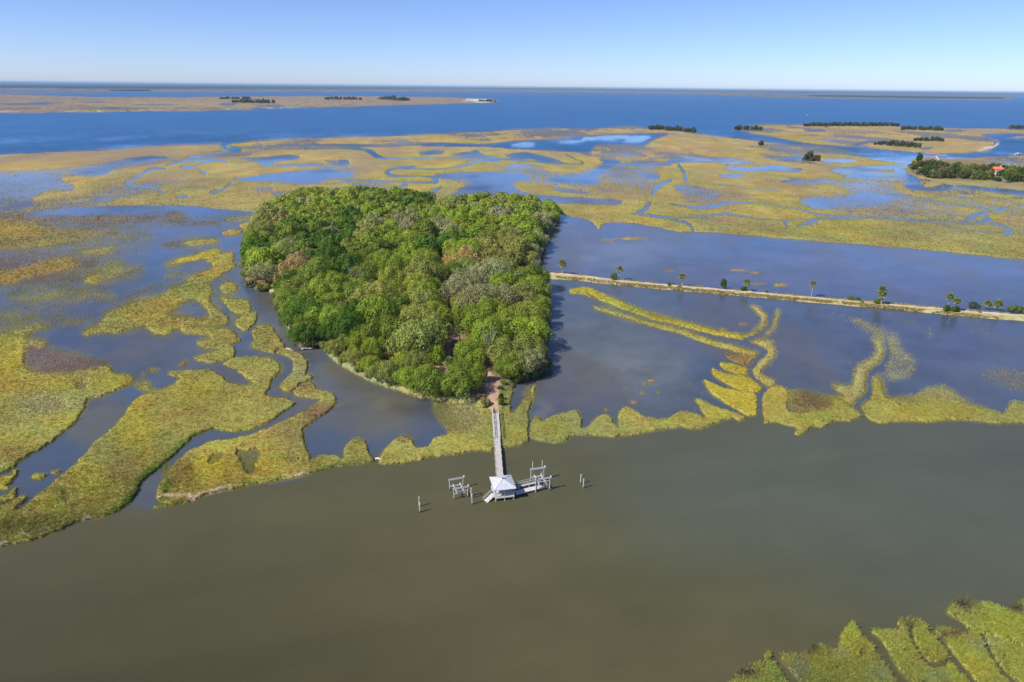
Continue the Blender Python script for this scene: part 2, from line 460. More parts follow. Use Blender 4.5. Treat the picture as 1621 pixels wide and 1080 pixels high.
creek([(242, 500), (262, 503), (290, 502), (330, 506)], 2.2, .35)
creek([(364, 515), (330, 516.5), (300, 518), (275, 522)], [2, 1.8, 1.5, 1], .1)
land([(285, 521), (300, 518.5), (330, 519), (365, 521), (375, 530), (383, 540), (370, 545), (350, 552), (340, 552), (325, 545), (335, 535), (325, 531), (290, 528)], .92, .8, OLIVE)
land([(311, 542), (330, 536), (346, 540), (346, 548), (330, 553), (315, 549)], .92, .8, OLIVE)
land([(307, 566), (320, 562), (345, 555), (368, 548), (373, 556), (372, 565), (350, 572), (330, 575), (313, 571)], .93, .8, OLIVE)
land([(280, 578), (292, 570), (298, 572), (290, 580)], .7, 1.5, BROWN)
P6 = [(352, 577), (370, 568), (400, 565), (430, 568), (443, 575), (442, 590), (437, 597), (428, 605), (428, 615), (420, 625), (432, 630), (450, 631), (466, 637), (465, 643), (450, 652), (435, 663),
      (420, 672), (400, 680), (370, 684), (345, 682), (340, 680), (330, 682), (310, 690), (290, 707), (275, 722), (258, 735), (247, 746), (236, 755), (224, 765), (217, 780), (207, 796), (195, 803),
      (180, 814), (150, 822), (120, 827), (100, 838), (75, 848), (50, 855), (20, 863), (0, 866), (-330, 948), (-330, 870), (0, 803), (20, 795), (38, 786), (42, 790), (30, 803), (22, 812), (35, 809), (45, 800),
      (60, 785), (75, 775), (90, 760), (105, 748), (115, 740), (130, 725), (140, 715), (150, 700), (165, 690), (180, 678), (185, 672), (195, 660), (205, 645), (215, 632), (235, 625), (255, 622),
      (270, 612), (285, 600), (270, 595), (266, 590), (280, 588), (300, 587), (330, 585), (340, 590), (350, 597), (362, 606), (380, 610), (403, 611), (388, 598), (372, 585)]
land(P6, .96, .8, OLIVE)
put(D, ellmask(435, 585, 14, 7, 4), .75)
put(D, ellmask(105, 785, 9, 11, 4), .55)
tint(215, 690, 35, 60, YEL, 14, .9)
tint(150, 760, 45, 30, YEL, 12, .8)
tint(320, 620, 45, 22, YEL, 14, .7)
tint(80, 800, 25, 16, YEL, 8, .7)
tint(300, 660, 60, 18, RUSSET, 14, .45)
tint(200, 740, 30, 25, BROWN, 10, .5)
tint(90, 835, 130, 14, (0.15, 0.14, 0.035), 8, .8)
put(GC, strokemask([(420, 674), (370, 685), (342, 680), (310, 692), (285, 712), (262, 733), (238, 755)], [3, 4, 6, 12, 16, 18, 20], 3), GREEN)
put(GC, strokemask([(240, 752), (222, 770), (212, 788), (196, 800), (170, 815)], [14, 16, 16, 10, 6], 3), DKGRN)
P7 = [(-330, 520), (0, 527), (20, 522), (45, 518), (60, 514), (78, 515), (62, 522), (40, 530), (55, 537), (75, 541), (70, 552), (42, 553), (40, 570), (45, 585), (60, 590), (100, 588), (130, 585),
      (150, 577), (170, 580), (185, 592), (200, 591), (210, 594), (213, 603), (200, 612), (180, 620), (160, 628), (140, 632), (135, 645), (130, 655), (120, 670), (100, 685), (75, 705), (50, 720),
      (25, 735), (0, 750), (-330, 840)]
land(P7, .95, 1.2, OLIVE)
tint(10, 570, 45, 45, YEL, 12, .7)
tint(180, 606, 32, 12, YEL, 6, .7)
tint(95, 612, 30, 10, YEL, 6, .7)
tint(110, 668, 40, 14, YEL, 8, .8)
tint(40, 715, 60, 16, RUSSET, 8, .9)
tint(20, 615, 40, 18, RUSSET, 10, .6)
tint(20, 695, 40, 8, YEL, 5, .6)
MP = [(42, 545), (80, 550), (140, 565), (175, 572), (168, 580), (110, 590), (60, 590), (42, 577)]
land(MP, .44, 4, (.26, .19, .14))
tint(75, 640, 50, 14, PALE, 8, .6)
put(D, ellmask(70, 640, 42, 12, 5), .58)
put(D, ellmask(130, 612, 11, 7, 2.5), .4)
put(D, ellmask(130, 598, 20, 6, 4), .65)
put(D, ellmask(25, 665, 40, 8, 4), .7)
land([(0, 522), (-330, 500), (-330, 480), (30, 490), (70, 505), (40, 518)], .35, 4, OLIVE)
land([(55, 514), (78, 512), (72, 518), (58, 518)], .8, 1, OLIVE)
land([(88, 512), (120, 508), (150, 505), (148, 511), (100, 514)], .62, 1.5, OLIVE)
land([(212, 612), (222, 604), (238, 605), (240, 615), (256, 618), (268, 612), (262, 622), (240, 622), (225, 618)], .72, 1.5, OLIVE)
for q in ((228, 594, 5, 3), (242, 585, 7, 3.5), (252, 586, 3, 2), (226, 590, 4, 2)):
    put(D, ellmask(q[0], q[1], q[2], q[3], 1), .8)
land([(-330, 800), (0, 757), (20, 747), (29, 744), (26, 755), (10, 770), (0, 778), (-330, 830)], .93, .8, YEL)
land([(-330, 845), (0, 787), (15, 779), (30, 772), (24, 781), (0, 799), (-330, 860)], .9, .8, OLIVE)
land([(48, 757), (60, 750), (75, 752), (65, 760)], .85, 1, OLIVE)
land([(80, 748), (95, 744), (90, 752)], .8, 1, OLIVE)
put(GC, strokemask([(-100, 790), (0, 752), (30, 735), (60, 716), (85, 700)], 4, 2), DKGRN)
# block right of the creek mouth
P8 = [(242, 806), (250, 800), (270, 800), (252, 796), (248, 786), (250, 775), (262, 755), (275, 738), (290, 722), (310, 710), (335, 700), (360, 697), (385, 692), (410, 684), (430, 678), (450, 667), (475, 655),
      (500, 640), (513, 630), (530, 628), (531, 640), (516, 655), (495, 668), (480, 682), (483, 700), (488, 718), (492, 728), (505, 722), (530, 721), (544, 728), (546, 710), (555, 700), (567, 694), (579, 699),
      (583, 715), (590, 727), (593, 732), (570, 736), (545, 738), (530, 741), (520, 743), (500, 748), (470, 756), (430, 763), (400, 768), (370, 775), (345, 779), (325, 785), (300, 795), (275, 801)]
land(P8, .95, .8, OLIVE)
tint(335, 745, 40, 22, YEL, 8, .8)
tint(430, 735, 35, 14, YEL, 8, .7)
tint(290, 750, 22, 26, (.17, .13, .04), 8, .7)
tint(470, 690, 45, 18, BROWN, 10, .6)
tint(500, 655, 30, 14, BROWN, 6, .9)
tint(567, 715, 14, 18, GOLD, 5, .4)
pond([(373, 712), (388, 714), (406, 712), (412, 720), (403, 742), (398, 753), (391, 750), (382, 733)], .3, 1.5)
pond([(330, 732), (338, 721), (354, 716), (350, 728), (335, 735)], .34, 2)
put(D, ellmask(463, 725, 16, 9, 4), .68)
put(D, ellmask(265, 750, 8, 14, 4), .55)
put(GC, strokemask([(245, 803), (262, 784), (268, 760)], [8, 12, 8], 3), DKGRN)
put(GC, strokemask([(240, 806), (300, 793), (345, 776), (400, 766), (470, 754), (530, 739), (590, 731)], 4, 1), (.2, .22, .06))
put(GC, strokemask([(250, 787), (270, 786), (298, 788), (304, 792), (320, 783), (345, 777), (369, 771)], [5, 6, 7, 6, 4, 4, 2], 1), SAND)
put(GC, strokemask([(450, 757), (475, 753), (490, 750)], [1, 3, 1], .6), SAND)
for q in ((40, 848), (70, 839), (138, 822), (5, 861)):
    put(GC, ellmask(q[0], q[1], 7, 1.6, 1), SAND)
# chain of islets along the creek
for pts in ([(345, 453), (360, 445), (372, 449), (379, 455), (375, 462), (365, 466), (353, 465), (349, 459)],
            [(345, 468), (360, 470), (375, 473), (392, 475), (398, 485), (398, 493), (385, 498), (372, 499), (364, 491), (352, 478)],
            [(385, 500.5), (405, 493), (407.5, 500), (405, 512), (396, 520), (387, 525), (375, 518), (373, 510), (378, 503)],
            [(400, 523), (411, 516), (422, 513.5), (430, 518), (438, 530), (448, 544), (452, 550), (440, 554), (432, 560), (425, 558), (412, 555), (399, 550), (402, 540), (398, 530)],
            [(437, 559), (450, 553), (460, 553), (475, 560), (485, 570), (488, 580), (485, 591), (478, 602), (468, 615), (455, 622), (447, 618), (444, 610), (455, 598), (462, 590), (465, 580), (462, 570), (450, 563)],
            [(470, 600), (480, 595), (491, 592), (494, 600), (485, 605), (472, 608)],
            [(465, 620), (475, 611), (492, 605.5), (498, 610), (503, 618), (520, 621), (528, 627), (510, 632), (490, 630), (470, 627)]):
    land(pts, .93, .7, OLIVE)
tint(382, 485, 14, 8, YEL, 4, .6)
tint(425, 535, 16, 12, BROWN, 6, .4)
tint(470, 585, 20, 26, PALE, 6, .6)
tint(488, 615, 16, 8, BROWN, 4, .7)
# bank between the gap and the boardwalk
land([(688, 634), (720, 631), (760, 633), (782, 640), (783, 711), (760, 713), (720, 720), (680, 725), (640, 733), (602, 736), (602, 727), (610, 712), (625, 697), (640, 690), (652, 697), (657, 707), (670, 710),
      (680, 706), (688, 694), (705, 690), (713, 682), (700, 668), (690, 650)], .95, 1, OLIVE)
put(D, polymask([(686, 634), (720, 632), (755, 640), (762, 665), (745, 685), (722, 688), (708, 682), (695, 660)], 4), .56)
put(D, polymask([(690, 640), (715, 640), (712, 675), (698, 668)], 4), .42)
put(D, ellmask(640, 700, 10, 6, 3), .7)
tint(640, 697, 12, 7, BROWN, 4, .8)
tint(720, 688, 16, 9, GOLD, 4, 1)
tint(735, 705, 50, 8, YEL, 6, .7)
tint(735, 655, 26, 20, PALE, 8, .7)
# right of the boardwalk
land([(788, 650), (793, 620), (800, 606), (815, 604), (812, 620), (808, 640), (809, 655), (816, 650), (826, 637), (836, 624), (846, 610), (849, 615), (841, 640), (836, 655), (838, 667), (836, 680), (837, 694), (832, 703),
      (820, 707), (805, 709), (783, 711), (782, 660)], .94, 1, OLIVE)
put(D, ellmask(838, 625, 8, 14, 4), .6)
tint(815, 690, 22, 14, YEL, 6, .5)
P11 = [(839, 690), (841, 670), (846, 660), (853, 662), (858, 668), (880, 657), (900, 652), (914, 650), (920, 663), (922, 680), (935, 672), (947, 660), (958, 658), (968, 662), (972, 672), (978, 676), (980, 655),
       (990, 645), (1005, 650), (1020, 660), (1040, 664), (1055, 665), (1065, 658), (1080, 652), (1100, 655), (1119, 664), (1112, 652), (1105, 640), (1098, 631), (1115, 634), (1130, 643), (1150, 650), (1165, 655),
       (1180, 661), (1170, 668), (1163, 663), (1150, 664), (1130, 671), (1110, 679), (1095, 681), (1080, 676), (1060, 679), (1040, 681), (1000, 689), (970, 693), (930, 690), (915, 689), (902, 693), (893, 701), (880, 702),
       (860, 699), (845, 696)]
land(P11, .95, .8, OLIVE)
tint(875, 680, 30, 14, YEL, 6, .5)
tint(1075, 668, 50, 8, YEL, 5, .6)
tint(1135, 655, 25, 10, YEL, 5, .8)
for pts in ([(1112, 602), (1125, 604), (1160, 615), (1192, 621), (1200, 640), (1199, 656), (1185, 659), (1165, 648), (1140, 634), (1122, 619)],
            [(1126, 585), (1145, 588), (1170, 593), (1195, 602), (1211, 613), (1199, 621), (1180, 620), (1155, 611), (1135, 599)],
            [(1139, 574), (1160, 577), (1182, 583), (1185, 592), (1165, 592), (1147, 585)]):
    land(pts, .95, .7, YEL)
land([(1147, 559), (1170, 562), (1192, 557), (1203, 562), (1190, 575), (1175, 580), (1150, 566)], .85, 1, BROWN)
creek([(1098, 618), (1122, 628), (1150, 645), (1168, 651)], [9, 6, 4, 2], .0, .5, 0)
creek([(1118, 597), (1142, 611), (1165, 617.5), (1190, 621.5)], [8, 5, 3, 1], .0, .5, 0)
creek([(1134, 583), (1152, 591), (1172, 594.5)], [6, 4, 1.5], .0, .5, 0)
creek([(1140, 569), (1160, 574), (1178, 579)], [5, 3, 1], .0, .5, 0)
# double ridge with its ditch
ridge([(905, 461), (930, 462), (965, 477), (1000, 491), (1050, 508), (1100, 520), (1140, 531), (1178, 537)], [8, 13, 15, 14, 13, 12, 12, 14], .9, 1, YEL)
ridge([(940, 487), (985, 499), (1040, 515), (1080, 525), (1120, 541), (1165, 553), (1195, 560)], [5, 9, 9, 9, 9, 9, 8], .88, 1, OLIVE)
ridge([(1178, 537), (1196, 528), (1208, 516), (1210, 502), (1200, 490), (1188, 484)], [10, 11, 12, 10, 9, 3], .85, 1.2, PALE)
ridge([(1232, 490), (1229, 505), (1226, 515), (1212, 528)], [5, 8, 8, 8], .75, 1.5, PALE)
land([(1182, 540), (1205, 537), (1222, 540), (1224, 548), (1226, 560), (1222, 572), (1209, 582), (1204, 592), (1216, 598), (1227, 602), (1226, 610), (1213, 613), (1199, 604), (1191, 593), (1193, 582), (1205, 570), (1214, 558), (1200, 549)], .9, .9, PALE)
creek([(930, 465), (960, 480), (990, 494), (1040, 510), (1090, 522), (1130, 533), (1172, 541), (1196, 549), (1212, 557), (1202, 566), (1189, 580), (1188, 590), (1196, 601), (1211, 616), (1204, 626), (1202, 645), (1205, 668)],
      [1, 1.6, 2, 2.5, 3, 3, 4, 5, 6, 6, 6, 5, 5, 6, 7, 8, 9])
creek([(1176, 540), (1192, 535), (1207, 527), (1218, 515), (1221, 500), (1216, 486)], [4, 5, 5, 5, 5, 4])
P13 = [(1209, 622), (1228, 611), (1240, 613), (1252, 627), (1246, 640), (1250, 652), (1275, 655), (1290, 640), (1310, 628), (1335, 628), (1350, 645), (1366, 656), (1362, 661), (1345, 667), (1320, 667), (1300, 677), (1285, 675),
       (1268, 690), (1258, 686), (1262, 680), (1240, 672), (1230, 669), (1207, 670), (1206, 655), (1207, 640)]
land(P13, .93, .9, OLIVE)
put(D, polymask([(1250, 618), (1285, 620), (1318, 632), (1320, 648), (1290, 652), (1262, 655), (1248, 640)], 3), .5)
tint(1284, 636, 34, 16, BROWN, 8, .9)
tint(1290, 663, 40, 7, GREEN, 4, .6)
creek([(1300, 630), (1325, 630), (1345, 642)], [1, 2, 2], .1)
land([(1383, 529), (1397, 540), (1401, 555), (1398, 570), (1385, 580), (1373, 588), (1371, 605), (1369, 622), (1356, 636), (1346, 641), (1336, 627), (1322, 617), (1314, 609), (1330, 610), (1348, 612), (1352, 600), (1353, 585),
      (1366, 575), (1383, 565), (1387, 550)], .92, 1, PALE)
land([(1340, 503), (1365, 507), (1390, 520), (1420, 535), (1425, 560), (1405, 552), (1395, 538), (1370, 522)], .45, 4, PALE)
land([(1405, 560), (1425, 550), (1450, 570), (1448, 590), (1420, 605), (1400, 600), (1400, 580)], .27, 5, PALE)
P14 = [(1362, 643), (1378, 633), (1381, 605), (1386, 592), (1395, 600), (1399, 618), (1404, 631), (1425, 630), (1460, 628), (1490, 621), (1510, 630), (1540, 641), (1570, 652), (1590, 656), (1596, 645), (1605, 636), (1640, 640),
       (1950, 640), (1950, 690), (1621, 670), (1580, 671), (1520, 665), (1480, 668), (1420, 668), (1395, 671), (1375, 665)]
land(P14, .94, 1, OLIVE)
tint(1490, 655, 110, 8, YEL, 6, .6)
put(D, ellmask(1440, 637, 26, 6, 4), .6)
land([(1450, 625), (1490, 610), (1520, 628), (1545, 640), (1500, 632)], .5, 3, PALE)
land([(1540, 590), (1590, 580), (1621, 590), (1700, 600), (1700, 625), (1621, 622), (1580, 610)], .20, 6, (.3, .24, .12))
creek([(1402, 540), (1404, 560), (1399, 575), (1379, 590), (1375, 605), (1376, 625), (1357, 640), (1366, 656), (1372, 668)], [2, 5, 6, 7, 6, 7, 6, 6, 6])
# specks of cordgrass scattered through the ponds
for i in range(230):
    x, y = rng.normal(1480, 110), rng.normal(530, 34)
    if not (1330 < x < 1900 and 488 < y < 610):
        continue
    put(D, ellmask(x, y, rng.uniform(1.2, 3.6), rng.uniform(.5, 1.1), .6), .62)
    put(GC, ellmask(x, y, 8, 4, .7), PALE)
for i in range(26):
    x, y = rng.uniform(940, 1130), rng.uniform(570, 650)
    put(D, ellmask(x, y, rng.uniform(1, 2.6), rng.uniform(.5, 1), .5), .64)
for i in range(40):
    x, y = rng.uniform(1225, 1340), rng.uniform(495, 620)
    put(D, ellmask(x, y, rng.uniform(1, 3), rng.uniform(.4, .9), .5), .62)
for (x, y, rx, ry) in ((990, 502, 8, 2), (1175, 514, 6, 2), (1145, 522, 5, 2), (1031, 603, 5, 3), (1022, 608, 3, 2), (1004, 637, 5, 2), (960, 649, 4, 2), (1017, 623, 4, 1.6), (1042, 621, 3, 1.5),
                       (1000, 378, 26, 2.5), (965, 380, 12, 1.5), (1060, 429, 9, 1.2), (1170, 428, 16, 2), (1235, 452, 12, 3), (1200, 450, 14, 1.5), (1250, 470, 8, 2), (1195, 432, 10, 2)):
    put(D, ellmask(x, y, rx, ry, .8), .72)
    put(GC, ellmask(x, y, rx + 2, ry + 1, .8), TAN)
# near shore, lower right
SE = [(1150, 1100), (1160, 1084), (1166, 1070), (1185, 1056), (1205, 1050), (1218, 1034), (1226, 1040), (1231, 1048), (1238, 1040), (1255, 1038), (1270, 1040), (1285, 1026), (1300, 1024), (1320, 1032), (1328, 1030), (1331, 1006),
      (1345, 990), (1352, 987), (1362, 1002), (1370, 1008), (1379, 999), (1395, 1001), (1415, 1000), (1428, 996), (1420, 986), (1440, 981), (1456, 985), (1470, 998), (1490, 996), (1512, 1000), (1530, 1007), (1534, 1001), (1525, 987),
      (1508, 978), (1498, 970), (1512, 955), (1532, 950), (1548, 956), (1562, 957), (1582, 964), (1600, 970), (1604, 960), (1621, 950), (1680, 950), (1950, 900), (1950, 1320), (1150, 1320)]
land(SE, .95, .9, (0.37, .375, .085))
for q in ((1345, 1020, 20, 26), (1300, 1060, 30, 16), (1460, 1030, 22, 20), (1590, 1000, 40, 25), (1530, 1060, 30, 20)):
    tint(q[0], q[1], q[2], q[3], (0.43, .42, .07), 10, .8)
for q in ((1265, 1060, 14, 16), (1390, 1070, 20, 10), (1480, 1075, 24, 8), (1560, 1025, 26, 10)):
    tint(q[0], q[1], q[2], q[3], (0.33, .37, .19), 7, .8)
for q in ((1528, 960, 20, 9), (1285, 1030, 12, 6), (1180, 1068, 22, 9), (1440, 992, 14, 4), (1500, 1008, 20, 4), (1612, 965, 14, 10)):
    put(GC, ellmask(q[0], q[1], q[2], q[3], 4), (.14, .1, .07))
    put(D, ellmask(q[0], q[1], q[2] * .8, q[3] * .8, 4), .62)
for i in range(70):
    x, y = rng.uniform(1170, 1640), rng.uniform(960, 1100)
    mk = ellmask(x, y, rng.uniform(2, 6), rng.uniform(1.5, 4), 1.5)
    D[mk[0]] = D[mk[0]] * (1 - mk[1]) + np.minimum(D[mk[0]], .58) * mk[1]
creek([(1222, 1028), (1230, 1048), (1243, 1066), (1262, 1090), (1290, 1130)], [9, 14, 18, 21, 24], 0, .6, 0)
creek([(1358, 985), (1372, 1006), (1390, 1022), (1404, 1048), (1418, 1068), (1432, 1085), (1470, 1130)], [14, 16, 18, 19, 18, 19, 20], 0, .6, 0)
creek([(1442, 988), (1440, 1008), (1452, 1030), (1466, 1050), (1484, 1057), (1500, 1049), (1504, 1040)], [7, 9, 9, 10, 13, 10, 7], .0, .6, 0)
creek([(1470, 998), (1488, 1015), (1502, 1036), (1516, 1056), (1535, 1078), (1560, 1110)], [9, 9, 11, 13, 14, 16], .0, .6, 0)
creek([(1555, 1010), (1568, 1040), (1582, 1062), (1600, 1080), (1640, 1110)], [8, 10, 11, 12, 13], .0, .6, 0)
creek([(1560, 1006), (1600, 1020), (1640, 1040)], [3, 5, 7], .2, .6, 0)
tint(1330, 1040, 14, 5, SAND, 4, .5)

# --- the wooded island: firm ground
ISL = [(383, 430), (393, 450), (408, 460), (425, 462), (436, 470), (441, 495), (452, 515), (466, 540), (479, 552), (492, 553), (510, 550), (521, 565), (540, 579), (560, 591), (590, 605), (630, 619), (662, 629), (700, 634), (740, 637),
       (765, 641), (776, 648), (790, 651), (796, 640), (800, 608), (830, 605), (852, 597), (864, 580), (868, 550), (869, 520), (864, 470), (850, 442), (848, 425), (856, 408), (870, 372), (884, 350), (886, 338), (870, 334), (800, 322),
       (720, 328), (640, 318), (560, 316), (480, 316), (430, 330), (405, 355), (385, 400)]
mk = polymask(ISL, 1.0)
put(D, mk, 1.0)
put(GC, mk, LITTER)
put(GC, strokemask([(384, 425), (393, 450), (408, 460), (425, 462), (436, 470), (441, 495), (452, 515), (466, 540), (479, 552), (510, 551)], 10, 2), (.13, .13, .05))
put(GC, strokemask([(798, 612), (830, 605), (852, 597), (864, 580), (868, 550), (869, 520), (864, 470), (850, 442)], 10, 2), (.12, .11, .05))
put(HT, polymask(ISL, 4.0), 0.9)
edge = np.array(ISL)
put(GC, strokemask([(436, 466), (441, 490), (452, 515), (466, 540), (479, 552)], 4, 1), (0.3, .27, .17))
put(GC, strokemask([(510, 551), (521, 564), (540, 577), (560, 589), (590, 602), (630, 616), (662, 625), (700, 631), (740, 633), (765, 637)], [5, 7, 8, 8, 8, 6, 6, 8, 8, 6], 1.2), (0.27, .26, .10))
put(GC, polymask([(425, 460), (440, 458), (446, 470), (436, 472)], 1.5), (.3, .3, .13))
put(GC, polymask([(760, 590), (782, 596), (790, 610), (789, 630), (788, 652), (778, 652), (770, 625), (765, 610), (740, 600)], 1.5), PATHC)
put(GC, polymask([(690, 578), (712, 572), (722, 590), (714, 612), (696, 606)], 2), (.4, .22, .13))
put(GC, polymask([(604, 584), (625, 576), (630, 584), (610, 592)], 2), (.4, .24, .15))
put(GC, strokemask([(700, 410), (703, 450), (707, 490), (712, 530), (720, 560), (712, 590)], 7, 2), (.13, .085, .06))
put(GC, polymask([(785, 640), (797, 612), (806, 606), (800, 630), (793, 655)], 2), (.25, .25, .07))
put(GC, ellmask(706, 333, 9, 2.2, 1), SAND)
# bigger islands on the right carry woods
put(GC, polymask([(1438, 268), (1445, 258), (1500, 253), (1600, 254), (1700, 255), (1700, 292), (1600, 288), (1500, 284), (1450, 276)], 2), (.2, .17, .06))
put(GC, strokemask([(1440, 278), (1480, 286), (1540, 291), (1600, 294), (1700, 300)], 3, 1), (.33, .28, .12))

# --- water colours and ripples
tint(990, 300, 55, 14, MAUVE, 6, .8)
tint(1130, 310, 60, 12, MAUVE, 6, .7)
tint(1190, 365, 70, 7, BROWN, 5, .9)
tint(1150, 350, 50, 7, MAUVE, 5, .6)
tint(1250, 295, 70, 8, (.30, .2, .1), 6, .6)
tint(1100, 240, 60, 7, (.33, .22, .11), 5, .6)
tint(340, 290, 50, 7, (.2, .17, .06), 5, .7)
tint(190, 295, 60, 12, (.22, .18, .06), 6, .7)
tint(60, 258, 120, 8, (.36, .24, .07), 6, .5)
tint(260, 300, 60, 10, GREEN, 6, .4)
tint(1390, 335, 80, 8, (.26, .22, .13), 6, .7)
tint(920, 345, 60, 7, (.27, .22, .10), 5, .6)
tint(1000, 215, 60, 4, (.38, .24, .1), 3, .6)
tint(1300, 365, 200, 8, (.27, .26, .06), 6, .6)
tint(700, 208, 150, 4, (.36, .26, .08), 3, .6)
wtint(280, 560, 90, 35, W_GREY, 25, .5)
wtint(150, 670, 60, 45, W_GREY, 12, .85)
wtint(560, 620, 90, 60, W_GREY, 20, .9)
wtint(600, 670, 60, 28, (.12, .11, .08), 16, .8)
wtint(520, 640, 26, 30, W_VIO, 10, .5)
wtint(650, 640, 60, 12, W_BRN, 10, .8)
wtint(560, 590, 60, 14, W_BRN, 8, .6)
wtint(675, 670, 22, 18, W_VIO, 8, .6)
wtint(460, 520, 50, 60, W_GREY, 16, .7)
wtint(430, 478, 22, 14, W_BRN, 6, .7)
wtint(400, 640, 130, 60, W_GREY, 20, .6)
wtint(230, 740, 60, 60, W_GREY, 20, .6)
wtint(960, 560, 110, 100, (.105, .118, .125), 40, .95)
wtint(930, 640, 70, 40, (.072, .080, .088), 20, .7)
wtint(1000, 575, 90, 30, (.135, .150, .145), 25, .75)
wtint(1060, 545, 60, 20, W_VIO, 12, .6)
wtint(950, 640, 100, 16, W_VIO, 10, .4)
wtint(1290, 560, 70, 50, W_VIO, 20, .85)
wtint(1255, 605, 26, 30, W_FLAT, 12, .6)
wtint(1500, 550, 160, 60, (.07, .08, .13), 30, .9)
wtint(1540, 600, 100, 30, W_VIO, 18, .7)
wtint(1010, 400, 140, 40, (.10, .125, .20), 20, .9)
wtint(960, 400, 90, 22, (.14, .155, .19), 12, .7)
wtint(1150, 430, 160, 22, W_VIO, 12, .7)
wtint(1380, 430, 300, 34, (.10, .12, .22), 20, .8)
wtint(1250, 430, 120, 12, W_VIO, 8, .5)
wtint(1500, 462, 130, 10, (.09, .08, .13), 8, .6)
wtint(120, 480, 120, 40, (.05, .058, .10), 20, .8)
wtint(850, 650, 14, 22, (.13, .13, .13), 6, .8)
wtint(858, 603, 10, 6, (.13, .13, .13), 4, .6)
for q in ((1240, 612, 20, 10), (900, 560, 40, 60)):
    put(CH, ellmask(q[0], q[1], q[2], q[3], 10), .1)
put(CH, ellmask(1100, 520, 260, 90, 30), .15)
put(CH, ellmask(1500, 560, 260, 90, 30), .15)
# slicks: still water between wind lanes
for q in ((960, 219, 36, 4), (1010, 222, 22, 5), (900, 226, 20, 2), (830, 230, 20, 4), (925, 222, 12, 2), (700, 229, 14, 1.5), (500, 277, 34, 2.5), (400, 280, 16, 1.5), (930, 262, 14, 5), (1110, 252, 26, 1.5), (1345, 269, 14, 2),
          (1400, 265, 22, 1.5), (1420, 270, 8, 4), (1240, 263, 30, 1.5)):
    put(CH, ellmask(q[0], q[1], q[2], q[3], 1.2), 0.0)


# grass thins out gradually towards the shallows, less so along the river
def soften(s, zones):
    global D
    m = np.zeros_like(D)
    for (cx, cy, rx, ry, a) in zones:
        mk = ellmask(cx, cy, rx, ry, min(rx, ry) * .35)
        if mk:
            m[mk[0]] = np.maximum(m[mk[0]], mk[1] * a)
    D = D * (1 - m) + blur(D, s) * m


soften(4.5, [(40, 460, 330, 115, 1.0), (60, 560, 130, 60, .9), (70, 640, 75, 30, .8), (1500, 560, 330, 78, .95), (1290, 600, 60, 42, .8), (735, 660, 45, 26, .9), (640, 680, 30, 16, .6), (225, 600, 40, 26, .7)])
soften(.8, [(800, 290, 1300, 95, .85)])
soften(2.2, [(300, 480, 120, 60, .8), (400, 590, 50, 30, .7), (1040, 500, 140, 40, .8), (1200, 520, 50, 50, .8), (1450, 640, 160, 18, .8), (490, 690, 20, 40, .9)])
creek([(1402, 536), (1404, 560), (1399, 575), (1379, 590), (1375, 605), (1376, 625), (1357, 640), (1366, 656), (1372, 668)], [4, 7, 8, 8, 7, 8, 7, 7, 8], 0, .6, 0)
creek([(930, 465), (960, 480), (990, 494), (1040, 510), (1090, 522), (1130, 533), (1172, 541), (1196, 549), (1212, 557), (1202, 566), (1189, 580), (1188, 590), (1196, 601), (1211, 616), (1204, 626), (1202, 645), (1205, 668)],
      [1, 2, 2.5, 3, 3.5, 4, 5, 6, 7, 7, 7, 6, 6, 7, 8, 9, 10], 0, .6, 0)
creek([(1176, 540), (1192, 535), (1207, 527), (1218, 515), (1221, 500), (1216, 486)], [4, 6, 7, 7, 7, 5], 0, .6, 0)
creek([(378, 400), (378, 422), (362, 433), (346, 443), (337, 452), (345, 463), (338, 472), (346, 482), (358, 494), (368, 506), (368, 516), (376, 526), (388, 534)], [6, 5, 5, 6, 6, 6, 6, 6, 7, 7, 7, 7, 8], 0, .6, 0)
DW = blur(D, 8.0)          # wide shallow beds round the grass


def bil(mp, px, py):
    x = np.clip(px - X0, 0, MW - 1.01)
    y = np.clip(py - Y0, 0, MH - 1.01)
    ix = x.astype(np.int32)
    iy = y.astype(np.int32)
    fx = (x - ix).astype(np.float32)
    fy = (y - iy).astype(np.float32)
    if mp.ndim == 3:
        fx = fx[..., None]
        fy = fy[..., None]
    return (mp[iy, ix] * (1 - fx) + mp[iy, ix + 1] * fx) * (1 - fy) + (mp[iy + 1, ix] * (1 - fx) + mp[iy + 1, ix + 1] * fx) * fy


# ------------------------------------------------------------------ materials


